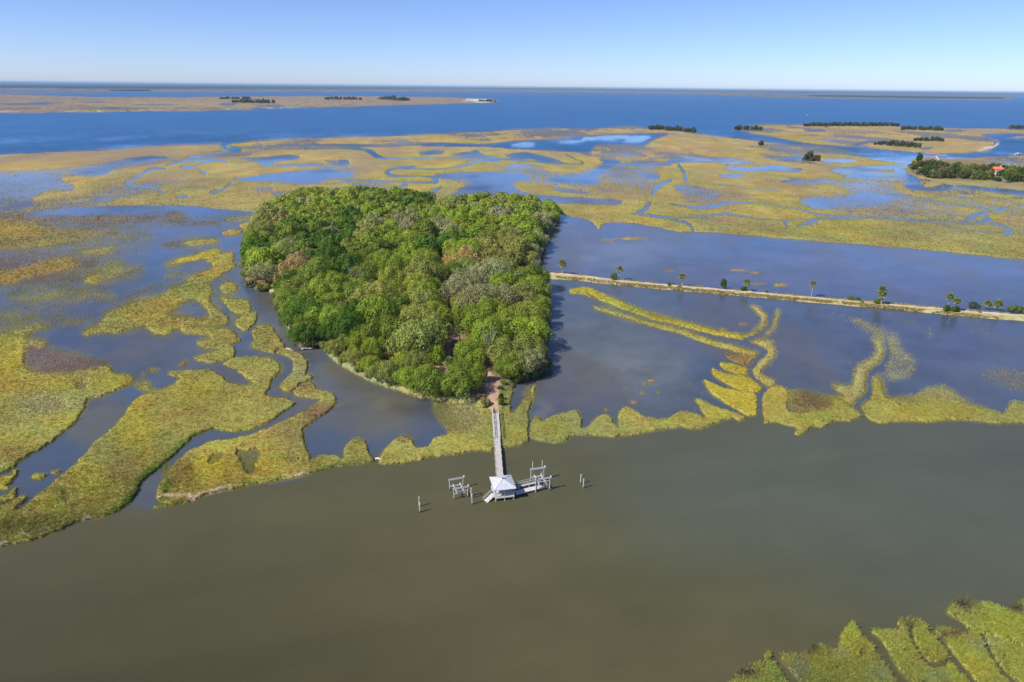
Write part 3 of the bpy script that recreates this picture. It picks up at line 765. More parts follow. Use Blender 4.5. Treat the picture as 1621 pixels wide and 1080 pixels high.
def mat(name, col=(.5, .5, .5), rough=.8, spec=.3, attr=None, var=0.0, vscale=1.0, bump=0.0, bscale=1.0, metallic=0.0):
    m = bpy.data.materials.new(name)
    m.use_nodes = True
    nt = m.node_tree
    b = nt.nodes['Principled BSDF']
    b.inputs['Roughness'].default_value = rough
    b.inputs['Specular IOR Level'].default_value = spec
    b.inputs['Metallic'].default_value = metallic
    src = None
    if attr:
        a = nt.nodes.new('ShaderNodeAttribute')
        a.attribute_name = attr
        src = a.outputs['Color']
    else:
        b.inputs['Base Color'].default_value = (*col, 1)
    tc = nt.nodes.new('ShaderNodeNewGeometry') if (var or bump) else None
    if var:
        n = nt.nodes.new('ShaderNodeTexNoise')
        n.inputs['Scale'].default_value = vscale
        n.inputs['Detail'].default_value = 4
        nt.links.new(tc.outputs['Position'], n.inputs['Vector'])
        mr = nt.nodes.new('ShaderNodeMapRange')
        mr.inputs['From Min'].default_value = .3
        mr.inputs['From Max'].default_value = .7
        mr.inputs['To Min'].default_value = 1 - var
        mr.inputs['To Max'].default_value = 1 + var
        nt.links.new(n.outputs['Fac'], mr.inputs['Value'])
        mx = nt.nodes.new('ShaderNodeVectorMath')
        mx.operation = 'SCALE'
        if src:
            nt.links.new(src, mx.inputs[0])
        else:
            mx.inputs[0].default_value = col
        nt.links.new(mr.outputs['Result'], mx.inputs['Scale'])
        src = mx.outputs['Vector']
    if src:
        nt.links.new(src, b.inputs['Base Color'])
    if bump:
        n = nt.nodes.new('ShaderNodeTexNoise')
        n.inputs['Scale'].default_value = bscale
        n.inputs['Detail'].default_value = 3
        nt.links.new(tc.outputs['Position'], n.inputs['Vector'])
        bp = nt.nodes.new('ShaderNodeBump')
        bp.inputs['Strength'].default_value = bump
        bp.inputs['Distance'].default_value = .3
        nt.links.new(n.outputs['Fac'], bp.inputs['Height'])
        nt.links.new(bp.outputs['Normal'], b.inputs['Normal'])
    return m


M_MARSH = mat('marsh_ground', rough=.95, spec=.1, attr='col', var=.10, vscale=.7, bump=.25, bscale=1.6)


def blade_mat():
    m = bpy.data.materials.new('marsh_grass')
    m.use_nodes = True
    nt = m.node_tree
    for n in list(nt.nodes):
        nt.nodes.remove(n)
    out = nt.nodes.new('ShaderNodeOutputMaterial')
    at = nt.nodes.new('ShaderNodeAttribute')
    at.attribute_name = 'col'
    df = nt.nodes.new('ShaderNodeBsdfDiffuse')
    tr = nt.nodes.new('ShaderNodeBsdfTranslucent')
    nt.links.new(at.outputs['Color'], df.inputs['Color'])
    nt.links.new(at.outputs['Color'], tr.inputs['Color'])
    a = nt.nodes.new('ShaderNodeMixShader')
    a.inputs['Fac'].default_value = .4
    nt.links.new(df.outputs[0], a.inputs[1])
    nt.links.new(tr.outputs[0], a.inputs[2])
    nt.links.new(a.outputs[0], out.inputs['Surface'])
    return m


M_BLADE = blade_mat()


def water_mat():
    m = bpy.data.materials.new('water')
    m.use_nodes = True
    nt = m.node_tree
    b = nt.nodes['Principled BSDF']
    a = nt.nodes.new('ShaderNodeAttribute')
    a.attribute_name = 'col'
    c = nt.nodes.new('ShaderNodeAttribute')
    c.attribute_name = 'chop'
    nt.links.new(a.outputs['Color'], b.inputs['Base Color'])
    b.inputs['IOR'].default_value = 1.33
    mr = nt.nodes.new('ShaderNodeMapRange')
    mr.inputs['To Min'].default_value = .06
    mr.inputs['To Max'].default_value = .42
    nt.links.new(c.outputs['Fac'], mr.inputs['Value'])
    nt.links.new(mr.outputs['Result'], b.inputs['Roughness'])
    mr2 = nt.nodes.new('ShaderNodeMapRange')
    mr2.inputs['To Min'].default_value = .5
    mr2.inputs['To Max'].default_value = .22
    nt.links.new(c.outputs['Fac'], mr2.inputs['Value'])
    nt.links.new(mr2.outputs['Result'], b.inputs['Specular IOR Level'])
    g = nt.nodes.new('ShaderNodeNewGeometry')
    mp = nt.nodes.new('ShaderNodeMapping')
    mp.inputs['Rotation'].default_value = (0, 0, R(25))
    mp.inputs['Scale'].default_value = (.55, 1.3, 1)
    nt.links.new(g.outputs['Position'], mp.inputs['Vector'])
    n = nt.nodes.new('ShaderNodeTexNoise')
    n.inputs['Scale'].default_value = .9
    n.inputs['Detail'].default_value = 4
    n.inputs['Roughness'].default_value = .6
    nt.links.new(mp.outputs['Vector'], n.inputs['Vector'])
    bp = nt.nodes.new('ShaderNodeBump')
    bp.inputs['Distance'].default_value = .12
    mr3 = nt.nodes.new('ShaderNodeMapRange')
    mr3.inputs['To Min'].default_value = .32
    mr3.inputs['To Max'].default_value = .9
    nt.links.new(c.outputs['Fac'], mr3.inputs['Value'])
    nt.links.new(mr3.outputs['Result'], bp.inputs['Strength'])
    nt.links.new(n.outputs['Fac'], bp.inputs['Height'])
    nt.links.new(bp.outputs['Normal'], b.inputs['Normal'])
    return m


M_WATER = water_mat()

# ------------------------------------------------------------------ mesh helpers


def mesh_np(name, verts, faces, cols=None, material=None, parent=None, smooth_sh=False, fl=None, link=True):
    """verts (n,3), faces (m,k) arrays; cols (n,3) point colours"""
    me = bpy.data.meshes.new(name)
    verts = np.ascontiguousarray(verts, np.float32)
    faces = np.ascontiguousarray(faces, np.int32)
    k = faces.shape[1]
    me.vertices.add(len(verts))
    me.vertices.foreach_set('co', verts.ravel())
    me.loops.add(faces.size)
    me.loops.foreach_set('vertex_index', faces.ravel())
    me.polygons.add(len(faces))
    me.polygons.foreach_set('loop_start', np.arange(0, faces.size, k, dtype=np.int32))
    if cols is not None:
        at = me.attributes.new('col', 'FLOAT_COLOR', 'POINT')
        at.data.foreach_set('color', np.c_[cols, np.ones(len(cols))].astype(np.float32).ravel())
    if fl is not None:
        for nme, arr in fl.items():
            at = me.attributes.new(nme, 'FLOAT', 'POINT')
            at.data.foreach_set('value', np.ascontiguousarray(arr, np.float32).ravel())
    me.update(calc_edges=True)
    if smooth_sh:
        me.polygons.foreach_set('use_smooth', np.ones(len(faces), bool))
    if material:
        me.materials.append(material)
    if not link:
        return me
    o = bpy.data.objects.new(name, me)
    COL.objects.link(o)
    if parent:
        o.parent = parent
    return o


class MB:
    """collects boxes, bars and tubes into one mesh"""

    def __init__(s):
        s.v = []
        s.f = []

    def quad(s, pts):
        n = len(s.v)
        s.v += [tuple(p) for p in pts]
        s.f.append(tuple(range(n, n + len(pts))))

    def hexa(s, p):
        n = len(s.v)
        s.v += [tuple(q) for q in p]
        for f in ((0, 3, 2, 1), (4, 5, 6, 7), (0, 1, 5, 4), (1, 2, 6, 5), (2, 3, 7, 6), (3, 0, 4, 7)):
            s.f.append(tuple(n + i for i in f))

    def box(s, c, size, rz=0.0):
        ca, sa = math.cos(rz), math.sin(rz)
        hx, hy, hz = size[0] / 2, size[1] / 2, size[2] / 2
        p = []
        for z in (-hz, hz):
            for x, y in ((-hx, -hy), (hx, -hy), (hx, hy), (-hx, hy)):
                p.append((c[0] + x * ca - y * sa, c[1] + x * sa + y * ca, c[2] + z))
        s.hexa(p)

    def bar(s, a, b, w, h=None):
        """square bar from a to b"""
        h = h or w
        a = Vector(a)
        b = Vector(b)
        d = (b - a).normalized()
        up = Vector((0, 0, 1)) if abs(d.z) < .95 else Vector((0, 1, 0))
        x = d.cross(up).normalized()
        y = x.cross(d).normalized()
        p = []
        for e in (a, b):
            for i, j in ((-1, -1), (1, -1), (1, 1), (-1, 1)):
                p.append(e + x * i * w / 2 + y * j * h / 2)
        s.hexa(p)

    def tube(s, pts, rad, n=8):
        k = len(s.v)
        pts = [Vector(p) for p in pts]
        if not isinstance(rad, (list, tuple)):
            rad = [rad] * len(pts)
        for i, p in enumerate(pts):
            d = (pts[min(i + 1, len(pts) - 1)] - pts[max(i - 1, 0)]).normalized()
            up = Vector((0, 0, 1)) if abs(d.z) < .9 else Vector((1, 0, 0))
            x = d.cross(up).normalized()
            y = d.cross(x)
            for j in range(n):
                a = 2 * PI * j / n
                s.v.append(tuple(p + (x * math.cos(a) + y * math.sin(a)) * rad[i]))
        for i in range(len(pts) - 1):
            for j in range(n):
                s.f.append((k + i * n + j, k + i * n + (j + 1) % n, k + (i + 1) * n + (j + 1) % n, k + (i + 1) * n + j))
        s.f.append(tuple(k + j for j in range(n))[::-1])
        s.f.append(tuple(k + (len(pts) - 1) * n + j for j in range(n)))

    def build(s, name, material, parent=None, smooth_sh=False):
        me = s.mesh(name, material, smooth_sh)
        o = bpy.data.objects.new(name, me)
        COL.objects.link(o)
        if parent:
            o.parent = parent
        return o

    def mesh(s, name, material, smooth_sh=False):
        me = bpy.data.meshes.new(name)
        me.from_pydata(s.v, [], s.f)
        me.update()
        if smooth_sh:
            for p in me.polygons:
                p.use_smooth = True
        me.materials.append(material)
        return me


def empty(name, loc, rz=0.0):
    o = bpy.data.objects.new(name, None)
    COL.objects.link(o)
    o.location = loc
    o.rotation_euler = (0, 0, rz)
    o.empty_display_size = .5
    return o


def tag(o, label=None, cat=None, group=None, kind=None):
    if label:
        o['label'] = label
    if cat:
        o['category'] = cat
    if group:
        o['group'] = group
    if kind:
        o['kind'] = kind
    return o


def part(name, me, parent, color=None):
    o = bpy.data.objects.new(name, me)
    COL.objects.link(o)
    o.parent = parent
    if color:
        o.color = (*color, 1)
    return o


def copy_tree(o, parent=None):
    c = o.copy()
    COL.objects.link(c)
    c.parent = parent
    for ch in list(o.children):
        copy_tree(ch, c)
    return c


# ------------------------------------------------------------------ ground and water sheets


def sheet_axes(step, r0, r1, amax):
    r = [r0]
    while r[-1] < r1:
        r.append(r[-1] + step * min(1.0, .35 + r[-1] / 40.0))
    r = np.array(r)
    d = H / np.tan(np.arctan((r + HOR - 540) / FPX) + PITCH)
    k = step / FPX
    a = np.arange(-.80, .80 + 1e-6, k)
    o = np.arange(.80 + 3 * k, amax, 3 * k)
    a = np.r_[-o[::-1], a, o]
    return d[::-1], a


def ground_height(x, y, full=False):
    """cover and height of the marsh surface at ground points; returns s, z, colour"""
    px, py = PXY(x, y)
    d = np.hypot(x, y)
    lg = np.log(d)
    u = np.arctan2(x, y)
    # irregular shore: shift the lookup a little
    k = 110
    wx = fbm(u * k, lg * k, 3, 3)
    wy = fbm(u * k, lg * k, 9, 3)
    amp = np.clip((py - 190) / 200, .25, 1)
    qx = px + wx * 1.9 * amp
    qy = py + wy * 1.2 * amp
    c = bil(D, qx, qy)
    ht = bil(HT, qx, qy)
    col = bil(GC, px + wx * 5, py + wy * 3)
    # broken cover: tussocks and streaks
    n1 = fbm(x / .6, y / .6, 21, 2)
    n2 = fbm(x / 11., y / 11., 31, 3)
    n3 = fbm(u * 650, lg * 650, 41, 2)
    n4 = fbm(x / 45., y / 60., 51, 3)
    near = np.clip((400 - d) / 250, 0, 1)
    n = (n1 * .8 * near + n3 * .85 + n2 * .30 + n4 * .30 * (1 - near * .5)) / 1.3
    # broad wet hollows in the distant marsh
    ff = np.clip((d - 420) / 400, 0, 1) * np.clip((4200 - d) / 1500, 0, 1)
    hol = fbm(x / 70., y / 150., 55, 4)
    c = c - ff * np.clip(hol + .05, 0, .7) * .95 * np.clip((c - .55) * 4, 0, 1)
    aa = np.clip(.55 * 4 * c * (1 - c), 0, .46) + .03
    nz = np.clip((640 - d) / 140, 0, 1)
    s = c + aa * (1 - .45 * nz) * n - .05 * nz
    cap = .07 + .35 * np.clip((c - .62) / .22, 0, 1)
    z = np.clip((s - .5) * 1.5, -.5, cap) + ht * np.clip((s - .5) * 3, 0, 1)
    # colour: patchy, wetter and browner where the cover is thin
    m = np.clip(.5 + .45 * n2 + .25 * n1, 0, 1)[..., None]
    col = col * (0.90 + .20 * m)
    hue = np.clip(fbm(x / 23., y / 23., 61, 3), -1, 1)[..., None]
    col = col * (1 + hue * np.array([.15, .04, -.15]))
    big = np.clip(fbm(x / 16., y / 30., 66, 3), -1, 1)[..., None]
    col = col * (1 + big * np.array([.17, .15, .12]))
    hue = np.clip(fbm(u * 40, lg * 40, 71, 3), -1, 1)[..., None]
    col = col * (1 + hue * np.array([.0, .11, .05]))
    hm = fbm(x / 110., y / 260., 57, 3)
    dry = (np.clip(hm + .15, 0, 1) * ff * .85)[..., None]
    col = col * (1 - dry) + np.array([.25, .185, .125]) * dry
    lush = (np.clip(-hm - .15, 0, 1) * ff * .8)[..., None]
    col = col * (1 - lush) + np.array([.27, .235, .05]) * lush
    thin = np.clip((.80 - c) / .4, 0, 1)[..., None] * .55 * (1 - np.clip(ht, 0, 1)[..., None])
    col = col * (1 - thin) + np.array([.175, .132, .088]) * thin
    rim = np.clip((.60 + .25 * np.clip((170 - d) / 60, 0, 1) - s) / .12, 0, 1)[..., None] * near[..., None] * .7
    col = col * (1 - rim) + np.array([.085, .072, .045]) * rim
    if full:
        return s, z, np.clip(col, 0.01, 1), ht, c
    return s, z, np.clip(col, 0.01, 1), ht


def build_ground():
    d, a = sheet_axes(1.2, 1.6, 1085, 1.40)
    dep = d * cp + H * sp
    x = (dep[:, None] * a[None, :])
    y = np.repeat(d[:, None], len(a), 1)
    s, z, col, ht = ground_height(x, y)
    near = np.clip((420 - y) / 200, 0, 1)
    z = z + np.where(s > .53, (fbm(x / .9, y / .9, 81, 2) * .05 + .06) * near * np.clip(1 - ht * 1.2, 0, 1), 0)
    nr, nc = z.shape
    idx = np.arange(nr * nc).reshape(nr, nc)
    q = np.stack([idx[:-1, :-1], idx[:-1, 1:], idx[1:, 1:], idx[1:, :-1]], -1).reshape(-1, 4)
    keep = z.ravel() > -.09
    kq = keep[q].any(1)
    q = q[kq]
    used = np.unique(q)
    remap = np.full(nr * nc, -1, np.int64)
    remap[used] = np.arange(len(used))
    q = remap[q]
    v = np.c_[x.ravel(), y.ravel(), z.ravel()][used]
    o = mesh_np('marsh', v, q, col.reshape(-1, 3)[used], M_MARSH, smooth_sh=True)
    tag(o, kind='structure')
    return o


build_ground()


def build_water():
    d, a = sheet_axes(3.0, 1.45, 1085, 1.45)
    d = np.r_[[-400., -60., 5., 30., 50.], d]
    dep = np.maximum(d, 40) * cp + H * sp
    x = (dep[:, None] * a[None, :])
    x[:, 0] *= np.where(d < 90, 4, 1.6)
    x[:, -1] *= np.where(d < 90, 4, 1.6)
    y = np.repeat(d[:, None], len(a), 1)
    px, py = PXY(x, np.maximum(y, 40))
    u = np.arctan2(x, np.maximum(y, 1))
    lg = np.log(np.maximum(np.hypot(x, y), 10))
    w1 = fbm(u * 14, lg * 14, 101, 4)
    w2 = fbm(u * 14, lg * 14, 111, 4)
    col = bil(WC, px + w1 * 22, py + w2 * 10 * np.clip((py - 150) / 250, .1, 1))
    ch = bil(CH, px + w1 * 10, py + w2 * 3)
    cov = bil(D, px + w1 * 3, py + w2 * 2)
    gcol = bil(GC, px, py)
    bed = bil(DW, px + w1 * 14, py + w2 * 7)
    flat = np.clip((py - 325) / 30, 0, 1) * np.clip((600 - py) / 60, 0, 1) * (.45 + .55 * np.clip((430 - px) / 80, 0, 1))
    bn = fbm(u * 60, lg * 60, 161, 4)
    cov = np.maximum(cov, bed * flat * np.clip(.62 + .5 * bn, 0, 1))
    sub = np.clip((cov - .06) / .45, 0, 1)[..., None] * .78
    col = col * (1 - sub) + gcol * .56 * sub
    # wind lanes, shoals
    lane = fbm(x / 300., y / 900., 121, 3)
    far = np.clip((d - 500) / 800, 0, 1)[:, None]
    mid = np.clip((py - 200) / 25, 0, 1) * np.clip((370 - py) / 40, 0, 1)
    pn = fbm(x / 60., y / 130., 141, 4)
    ch = np.clip(ch * (1 + .25 * w1 * (1 - far)) + lane * .10 * far + mid * pn * .45 + mid * fbm(x / 40., y / 30., 145, 3) * .30, 0, 1)
    col = col * (1 - .28 * mid * np.clip(pn + .1, -.6, 1))[..., None]
    n = fbm(u * 30, lg * 30, 131, 4)
    st = fbm((x * .9 + y * .25) / 60., (y * .95 - x * .25) / 9., 151, 4)
    riv = np.clip((py - 690) / 40, 0, 1)
    ch = np.clip(ch + riv * st * .16, 0, 1)
    col = col * (1 + .07 * riv * st)[..., None]
    sh = np.clip(((py > 300) & (py < 650)) * 1.0, 0, 1)
    col = col * (1 + (.16 * n * sh + .05 * lane * far + .06 * w2))[..., None]
    weed = np.clip(fbm(x / 22., y / 60., 171, 4) * 1.3 + .05, 0, 1) * sh * np.clip((660 - py) / 60, 0, 1)
    fine = fbm(x / 2.2, y / 4.5, 181, 3)
    weed = np.clip(weed * (1 + .6 * fine), 0, 1)[..., None] * .55
    col = col * (1 - weed) + np.array([.105, .088, .07]) * weed
    nr, nc = x.shape
    idx = np.arange(nr * nc).reshape(nr, nc)
    q = np.stack([idx[:-1, :-1], idx[:-1, 1:], idx[1:, 1:], idx[1:, :-1]], -1).reshape(-1, 4)
    ch = np.clip(ch, 0, 1)
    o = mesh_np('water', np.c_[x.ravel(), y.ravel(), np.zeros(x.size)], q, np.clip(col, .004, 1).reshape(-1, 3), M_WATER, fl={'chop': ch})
    tag(o, kind='structure')


build_water()


def build_grass(n=1250000):
    """upright cordgrass blades on the nearer marsh"""
    dmin, dmax = 66., 800.
    # even in the picture: density falls with the distance
    iv = rng.uniform(1 / dmax, 1 / dmin, n)
    d = 1 / iv
    a = rng.uniform(-1.15, 1.15, n)
    x = a * (d * cp + H * sp)
    s, z, col, ht = ground_height(x, d)
    k = (s > .52) & (ht < .25) & (rng.random(n) < np.clip((800 - d) / 450, 0, 1))
    x, y, s, z, col, d = x[k], d[k], s[k], z[k], col[k], d[k]
    n = len(x)
    sc = np.clip(d / 190., .55, 2.2)
    hgt = rng.uniform(.15, .36, n) * np.clip((s - .42) * 3.5, .35, 1) * (1 + .75 * np.clip((150 - d) / 50, 0, 1)) * np.clip(sc, .8, 1.25)
    wid = rng.uniform(.055, .13, n) * sc
    V = []
    Fc = []
    C = []
    for b in range(3):
        ang = rng.uniform(0, 2 * PI, n)
        ln = rng.uniform(.5, 1.6, n) * hgt
        la = rng.uniform(0, 2 * PI, n)
        ox, oy = rng.normal(0, .18, n) * sc, rng.normal(0, .18, n) * sc
        bx, by = x + ox, y + oy
        dx, dy = np.cos(ang) * wid, np.sin(ang) * wid
        tx, ty = bx + np.cos(la) * ln, by + np.sin(la) * ln
        zb = np.maximum(z, -.02) - .05
        v = np.stack([np.c_[bx - dx, by - dy, zb], np.c_[bx + dx, by + dy, zb], np.c_[tx + dx * .5, ty + dy * .5, zb + hgt], np.c_[tx - dx * .5, ty - dy * .5, zb + hgt * .96]], 1)
        V.append(v)
        t = rng.uniform(.94, 1.18, n)[:, None]
        cc = np.clip(col * t, .01, 1)
        C.append(np.repeat(cc[:, None, :], 4, 1))
    V = np.concatenate(V).reshape(-1, 3)
    C = np.concatenate(C).reshape(-1, 3)
    Fc = np.arange(len(V)).reshape(-1, 4)
    o = mesh_np('marsh_grass', V, Fc, C, M_BLADE)
    tag(o, 'olive and yellow cordgrass covering the tidal marsh banks', 'marsh grass', kind='stuff')


build_grass()


def build_stems(n=2300000):
    """single stems standing in the shallows where the cover thins out"""
    dmin, dmax = 120., 700.
    d = 1 / rng.uniform(1 / dmax, 1 / dmin, n)
    a = rng.uniform(-1.0, 1.0, n)
    x = a * (d * cp + H * sp)
    s, z, col, ht, c = ground_height(x, d, True)
    patch = fbm(x / 4., d / 6., 191, 3)
    p = np.clip((c - .07) / .5, 0, 1) ** 1.25 * np.clip(.95 + .8 * patch, .15, 1.5) * 1.15
    qx, qy = PXY(x, d)
    col = bil(GC, qx, qy) * (1 + .25 * fbm(x / 9., d / 14., 193, 2))[..., None]
    k = (s < .52) & (ht < .1) & (rng.random(n) < p) & (rng.random(n) < np.clip((700 - d) / 150, 0, 1))
    x, y, col, d = x[k], d[k], col[k], d[k]
    n = len(x)
    sc = np.clip(d / 190., .8, 3.2)
    V, C = [], []
    for b in range(2):
        ang = rng.uniform(0, 2 * PI, n)
        bx, by = x + rng.normal(0, .25, n) * sc, y + rng.normal(0, .4, n) * sc
        w = rng.uniform(.018, .045, n) * sc
        h = rng.uniform(.2, .42, n)
        dx, dy = np.cos(ang) * w, np.sin(ang) * w
        tx, ty = bx + rng.normal(0, .16, n), by + rng.normal(0, .16, n)
        V.append(np.stack([np.c_[bx - dx, by - dy, np.full(n, -.05)], np.c_[bx + dx, by + dy, np.full(n, -.05)], np.c_[tx + dx * .6, ty + dy * .6, h], np.c_[tx - dx * .6, ty - dy * .6, h]], 1))
        C.append(np.repeat((np.clip(col * 1.5, .01, 1) * rng.uniform(.9, 1.15, n)[:, None])[:, None, :], 4, 1))
    V = np.concatenate(V).reshape(-1, 3)
    print('stems', n)
    o = mesh_np('reed_stems', V, np.arange(len(V)).reshape(-1, 4), np.concatenate(C).reshape(-1, 3), M_BLADE)
    tag(o, 'thin half-drowned grass stems standing in the shallow ponds and flats', 'reeds', kind='stuff')


build_stems()

# ------------------------------------------------------------------ trees


def leaf_mat():
    m = bpy.data.materials.new('foliage')
    m.use_nodes = True
    nt = m.node_tree
    for n in list(nt.nodes):
        nt.nodes.remove(n)
    out = nt.nodes.new('ShaderNodeOutputMaterial')
    oi = nt.nodes.new('ShaderNodeObjectInfo')
    at = nt.nodes.new('ShaderNodeAttribute')
    at.attribute_name = 'col'
    mx = nt.nodes.new('ShaderNodeVectorMath')
    mx.operation = 'MULTIPLY'
    nt.links.new(oi.outputs['Color'], mx.inputs[0])
    nt.links.new(at.outputs['Color'], mx.inputs[1])
    df = nt.nodes.new('ShaderNodeBsdfDiffuse')
    tr = nt.nodes.new('ShaderNodeBsdfTranslucent')
    gl = nt.nodes.new('ShaderNodeBsdfGlossy')
    gl.inputs['Roughness'].default_value = .45
    gl.inputs['Color'].default_value = (.6, .6, .6, 1)
    nt.links.new(mx.outputs['Vector'], df.inputs['Color'])
    nt.links.new(mx.outputs['Vector'], tr.inputs['Color'])
    a = nt.nodes.new('ShaderNodeMixShader')
    a.inputs['Fac'].default_value = .34
    nt.links.new(df.outputs[0], a.inputs[1])
    nt.links.new(tr.outputs[0], a.inputs[2])
    b = nt.nodes.new('ShaderNodeMixShader')
    b.inputs['Fac'].default_value = .012
    nt.links.new(a.outputs[0], b.inputs[1])
    nt.links.new(gl.outputs[0], b.inputs[2])
    nt.links.new(b.outputs[0], out.inputs['Surface'])
    return m


M_LEAF = leaf_mat()
M_BARK = mat('bark', (.16, .13, .10), .95, .1, var=.3, vscale=3)
M_GREYBARK = mat('grey_bark', (.34, .31, .28), .95, .1, var=.3, vscale=3)


def quads_at(P, N, size, g, aspect=.75):
    """leaf sprays: one quad at each point P, facing N"""
    n = len(P)
    N = N / np.linalg.norm(N, axis=1, keepdims=True)
    rv = g.normal(size=(n, 3))
    T = np.cross(N, rv)
    T /= np.linalg.norm(T, axis=1, keepdims=True)
    B = np.cross(N, T)
    s = (size * g.uniform(.6, 1.35, n))[:, None]
    T = T * s * .5
    B = B * s * .5 * aspect
    bend = N * s * .16
    v = np.stack([P - T - bend, P + B * 1.0, P + T - bend, P - B * 1.0], 1)
    return v


def crown_arrays(seed, rad=1.0, top=1.0, low=.18, lobes=34, per=150, leaf=.085, spread=1.0, lr=(.20, .36), droop=0.0):
    """a lobed broad crown of unit radius; returns vertices and tones. z runs from low to top."""
    g = np.random.default_rng(seed)
    cs = []
    rs = []
    for i in range(lobes):
        ph = g.uniform(0, 2 * PI)
        # more lobes over the dome than below it
        e = g.uniform(-.35, 1.0)
        ce = math.sqrt(max(0, 1 - e * e))
        rr = g.uniform(.62, .95) * (1 + .16 * math.sin(2 * ph + seed) + .12 * math.sin(3 * ph + 2 * seed))
        if i < 5:
            rr *= .45
        x, y = math.cos(ph) * ce * rr, math.sin(ph) * ce * rr
        zc = low + (top - low) * (.36 + .50 * e * g.uniform(.8, 1.08)) - droop * ce * ce
        r = g.uniform(*lr)
        cs.append((x * (1 - r * .45), y * (1 - r * .45), max(zc, low + r * .4)))
        rs.append(r)
    cs = np.array(cs)
    rs = np.array(rs)
    zs = (top - low) * .78
    P, N, T = [], [], []
    for i in range(lobes):
        n = int(per * (rs[i] / .28) ** 2)
        d = g.normal(size=(n, 3))
        d[:, 2] += .35
        d /= np.linalg.norm(d, axis=1, keepdims=True)
        # bumpy lobes
        bump = 1 + .16 * np.sin(d[:, 0] * 7 + i) * np.sin(d[:, 1] * 7 + 2 * i) + g.normal(0, .07, n)
        p = cs[i] + d * (rs[i] * bump)[:, None] * np.array([1, 1, .85])
        dd = np.linalg.norm((p[:, None, :] - cs[None]) / np.array([1, 1, .85]), axis=2) / rs[None]
        dd[:, i] = 9
        keep = dd.min(1) > .72
        p, d = p[keep], d[keep]
        P.append(p)
        N.append(d + g.normal(0, .24, d.shape))
        T.append(np.full(len(p), g.uniform(.84, 1.16)) * g.uniform(.93, 1.07, len(p)))
    # inside sprays close the gaps
    k = int(lobes * per * .06)
    ph = g.uniform(0, 2 * PI, k)
    q = np.sqrt(g.uniform(0, 1, k)) * .62
    p = np.c_[np.cos(ph) * q, np.sin(ph) * q, g.uniform(low + (top - low) * .2, low + (top - low) * .75, k)]
    P.append(p)
    N.append(g.normal(size=(k, 3)) + np.array([0, 0, 1.0]))
    T.append(np.full(k, .9))
    P = np.concatenate(P)
    N = np.concatenate(N)
    T = np.concatenate(T)
    sz = np.full(len(P), leaf)
    sz[-k:] *= 2.0
    v = quads_at(P, N, sz, g)
    return v, T


def crown_mesh(name, seed, tint_rgb=(1, 1, 1), **kw):
    v, T = crown_arrays(seed, **kw)
    n = len(v)
    g = np.random.default_rng(seed + 1000)
    c = np.repeat(T[:, None], 3, 1) * np.array(tint_rgb)
    hue = g.normal(0, .035, (n, 1))
    c = c * (1 + hue * np.array([1.2, .2, -.6]))
    return mesh_np(name, v.reshape(-1, 3), np.arange(n * 4).reshape(-1, 4), np.repeat(c, 4, 0), M_LEAF, link=False)


def trunk_mesh(name, seed, h=.55, r=.055, limbs=6, material=None, reach=.6, topz=.75):
    """tapered, slightly bent trunk with limbs that fork into the crown; unit size"""
    g = np.random.default_rng(seed)
    m = MB()
    bx, by = g.uniform(-.06, .06, 2)
    base = [(0, 0, -.05), (bx * .5, by * .5, h * .5), (bx, by, h)]
    m.tube(base, [r * 1.35, r, r * .8], 7)
    for i in range(limbs):
        a = 2 * PI * i / limbs + g.uniform(-.4, .4)
        q = g.uniform(.6, 1.0) * reach
        s = g.uniform(.55, 1.0)
        z0 = h * s
        p0 = Vector((bx * s, by * s, z0))
        p1 = p0 + Vector((math.cos(a) * q * .5, math.sin(a) * q * .5, (topz - z0) * .45))
        p2 = p0 + Vector((math.cos(a + .2) * q, math.sin(a + .2) * q, (topz - z0) * g.uniform(.7, 1.1)))
        m.tube([p0, p1, p2], [r * .55, r * .36, r * .14], 5)
        p3 = p1 + Vector((math.cos(a - .8) * q * .4, math.sin(a - .8) * q * .4, (topz - z0) * .5))
        m.tube([p1, p3], [r * .28, r * .1], 4)
    return m.mesh(name, material or M_BARK)


OAK_CROWNS = [crown_mesh('oak_crown', 100 + i, lobes=36 + 3 * (i % 4), per=150 + 12 * (i % 3), leaf=.085 + .006 * (i % 3)) for i in range(9)]
NEAR_CROWNS = [crown_mesh('oak_crown', 150 + i, lobes=46, per=300, leaf=.052, lr=(.16, .32)) for i in range(6)]
FINE_CROWNS = [crown_mesh('oak_crown', 200 + i, lobes=52, per=230, leaf=.052, lr=(.14, .27)) for i in range(4)]
OAK_TRUNKS = [trunk_mesh('oak_trunk', 300 + i) for i in range(5)]
SHRUB_CROWNS = [crown_mesh('shrub_crown', 400 + i, lobes=16, per=110, leaf=.13, low=.0, lr=(.25, .42)) for i in range(4)]
SHRUB_STEMS = [trunk_mesh('shrub_stem', 450 + i, h=.25, r=.03, limbs=6, reach=.6, topz=.7) for i in range(2)]
FAR_CROWNS = [crown_mesh('tree_crown', 500 + i, lobes=15, per=60, leaf=.17, lr=(.25, .42), low=.02) for i in range(5)]
TALL_CROWNS = [crown_mesh('tree_crown', 520 + i, lobes=18, per=50, leaf=.16, lr=(.18, .32), low=.22) for i in range(3)]
FAR_TRUNKS = [trunk_mesh('tree_trunk', 540 + i, h=.5, r=.05, limbs=4) for i in range(2)]


def make_tree(name, x, y, z, rad, hgt, crown, trunk, color, rot, cname='crown', tname='trunk'):
    o = empty(name, (x, y, z), rot)
    c = part(cname, crown, o, color)
    c.scale = (rad, rad, hgt)
    t = part(tname, trunk, o)
    t.scale = (rad, rad, hgt)
    return o


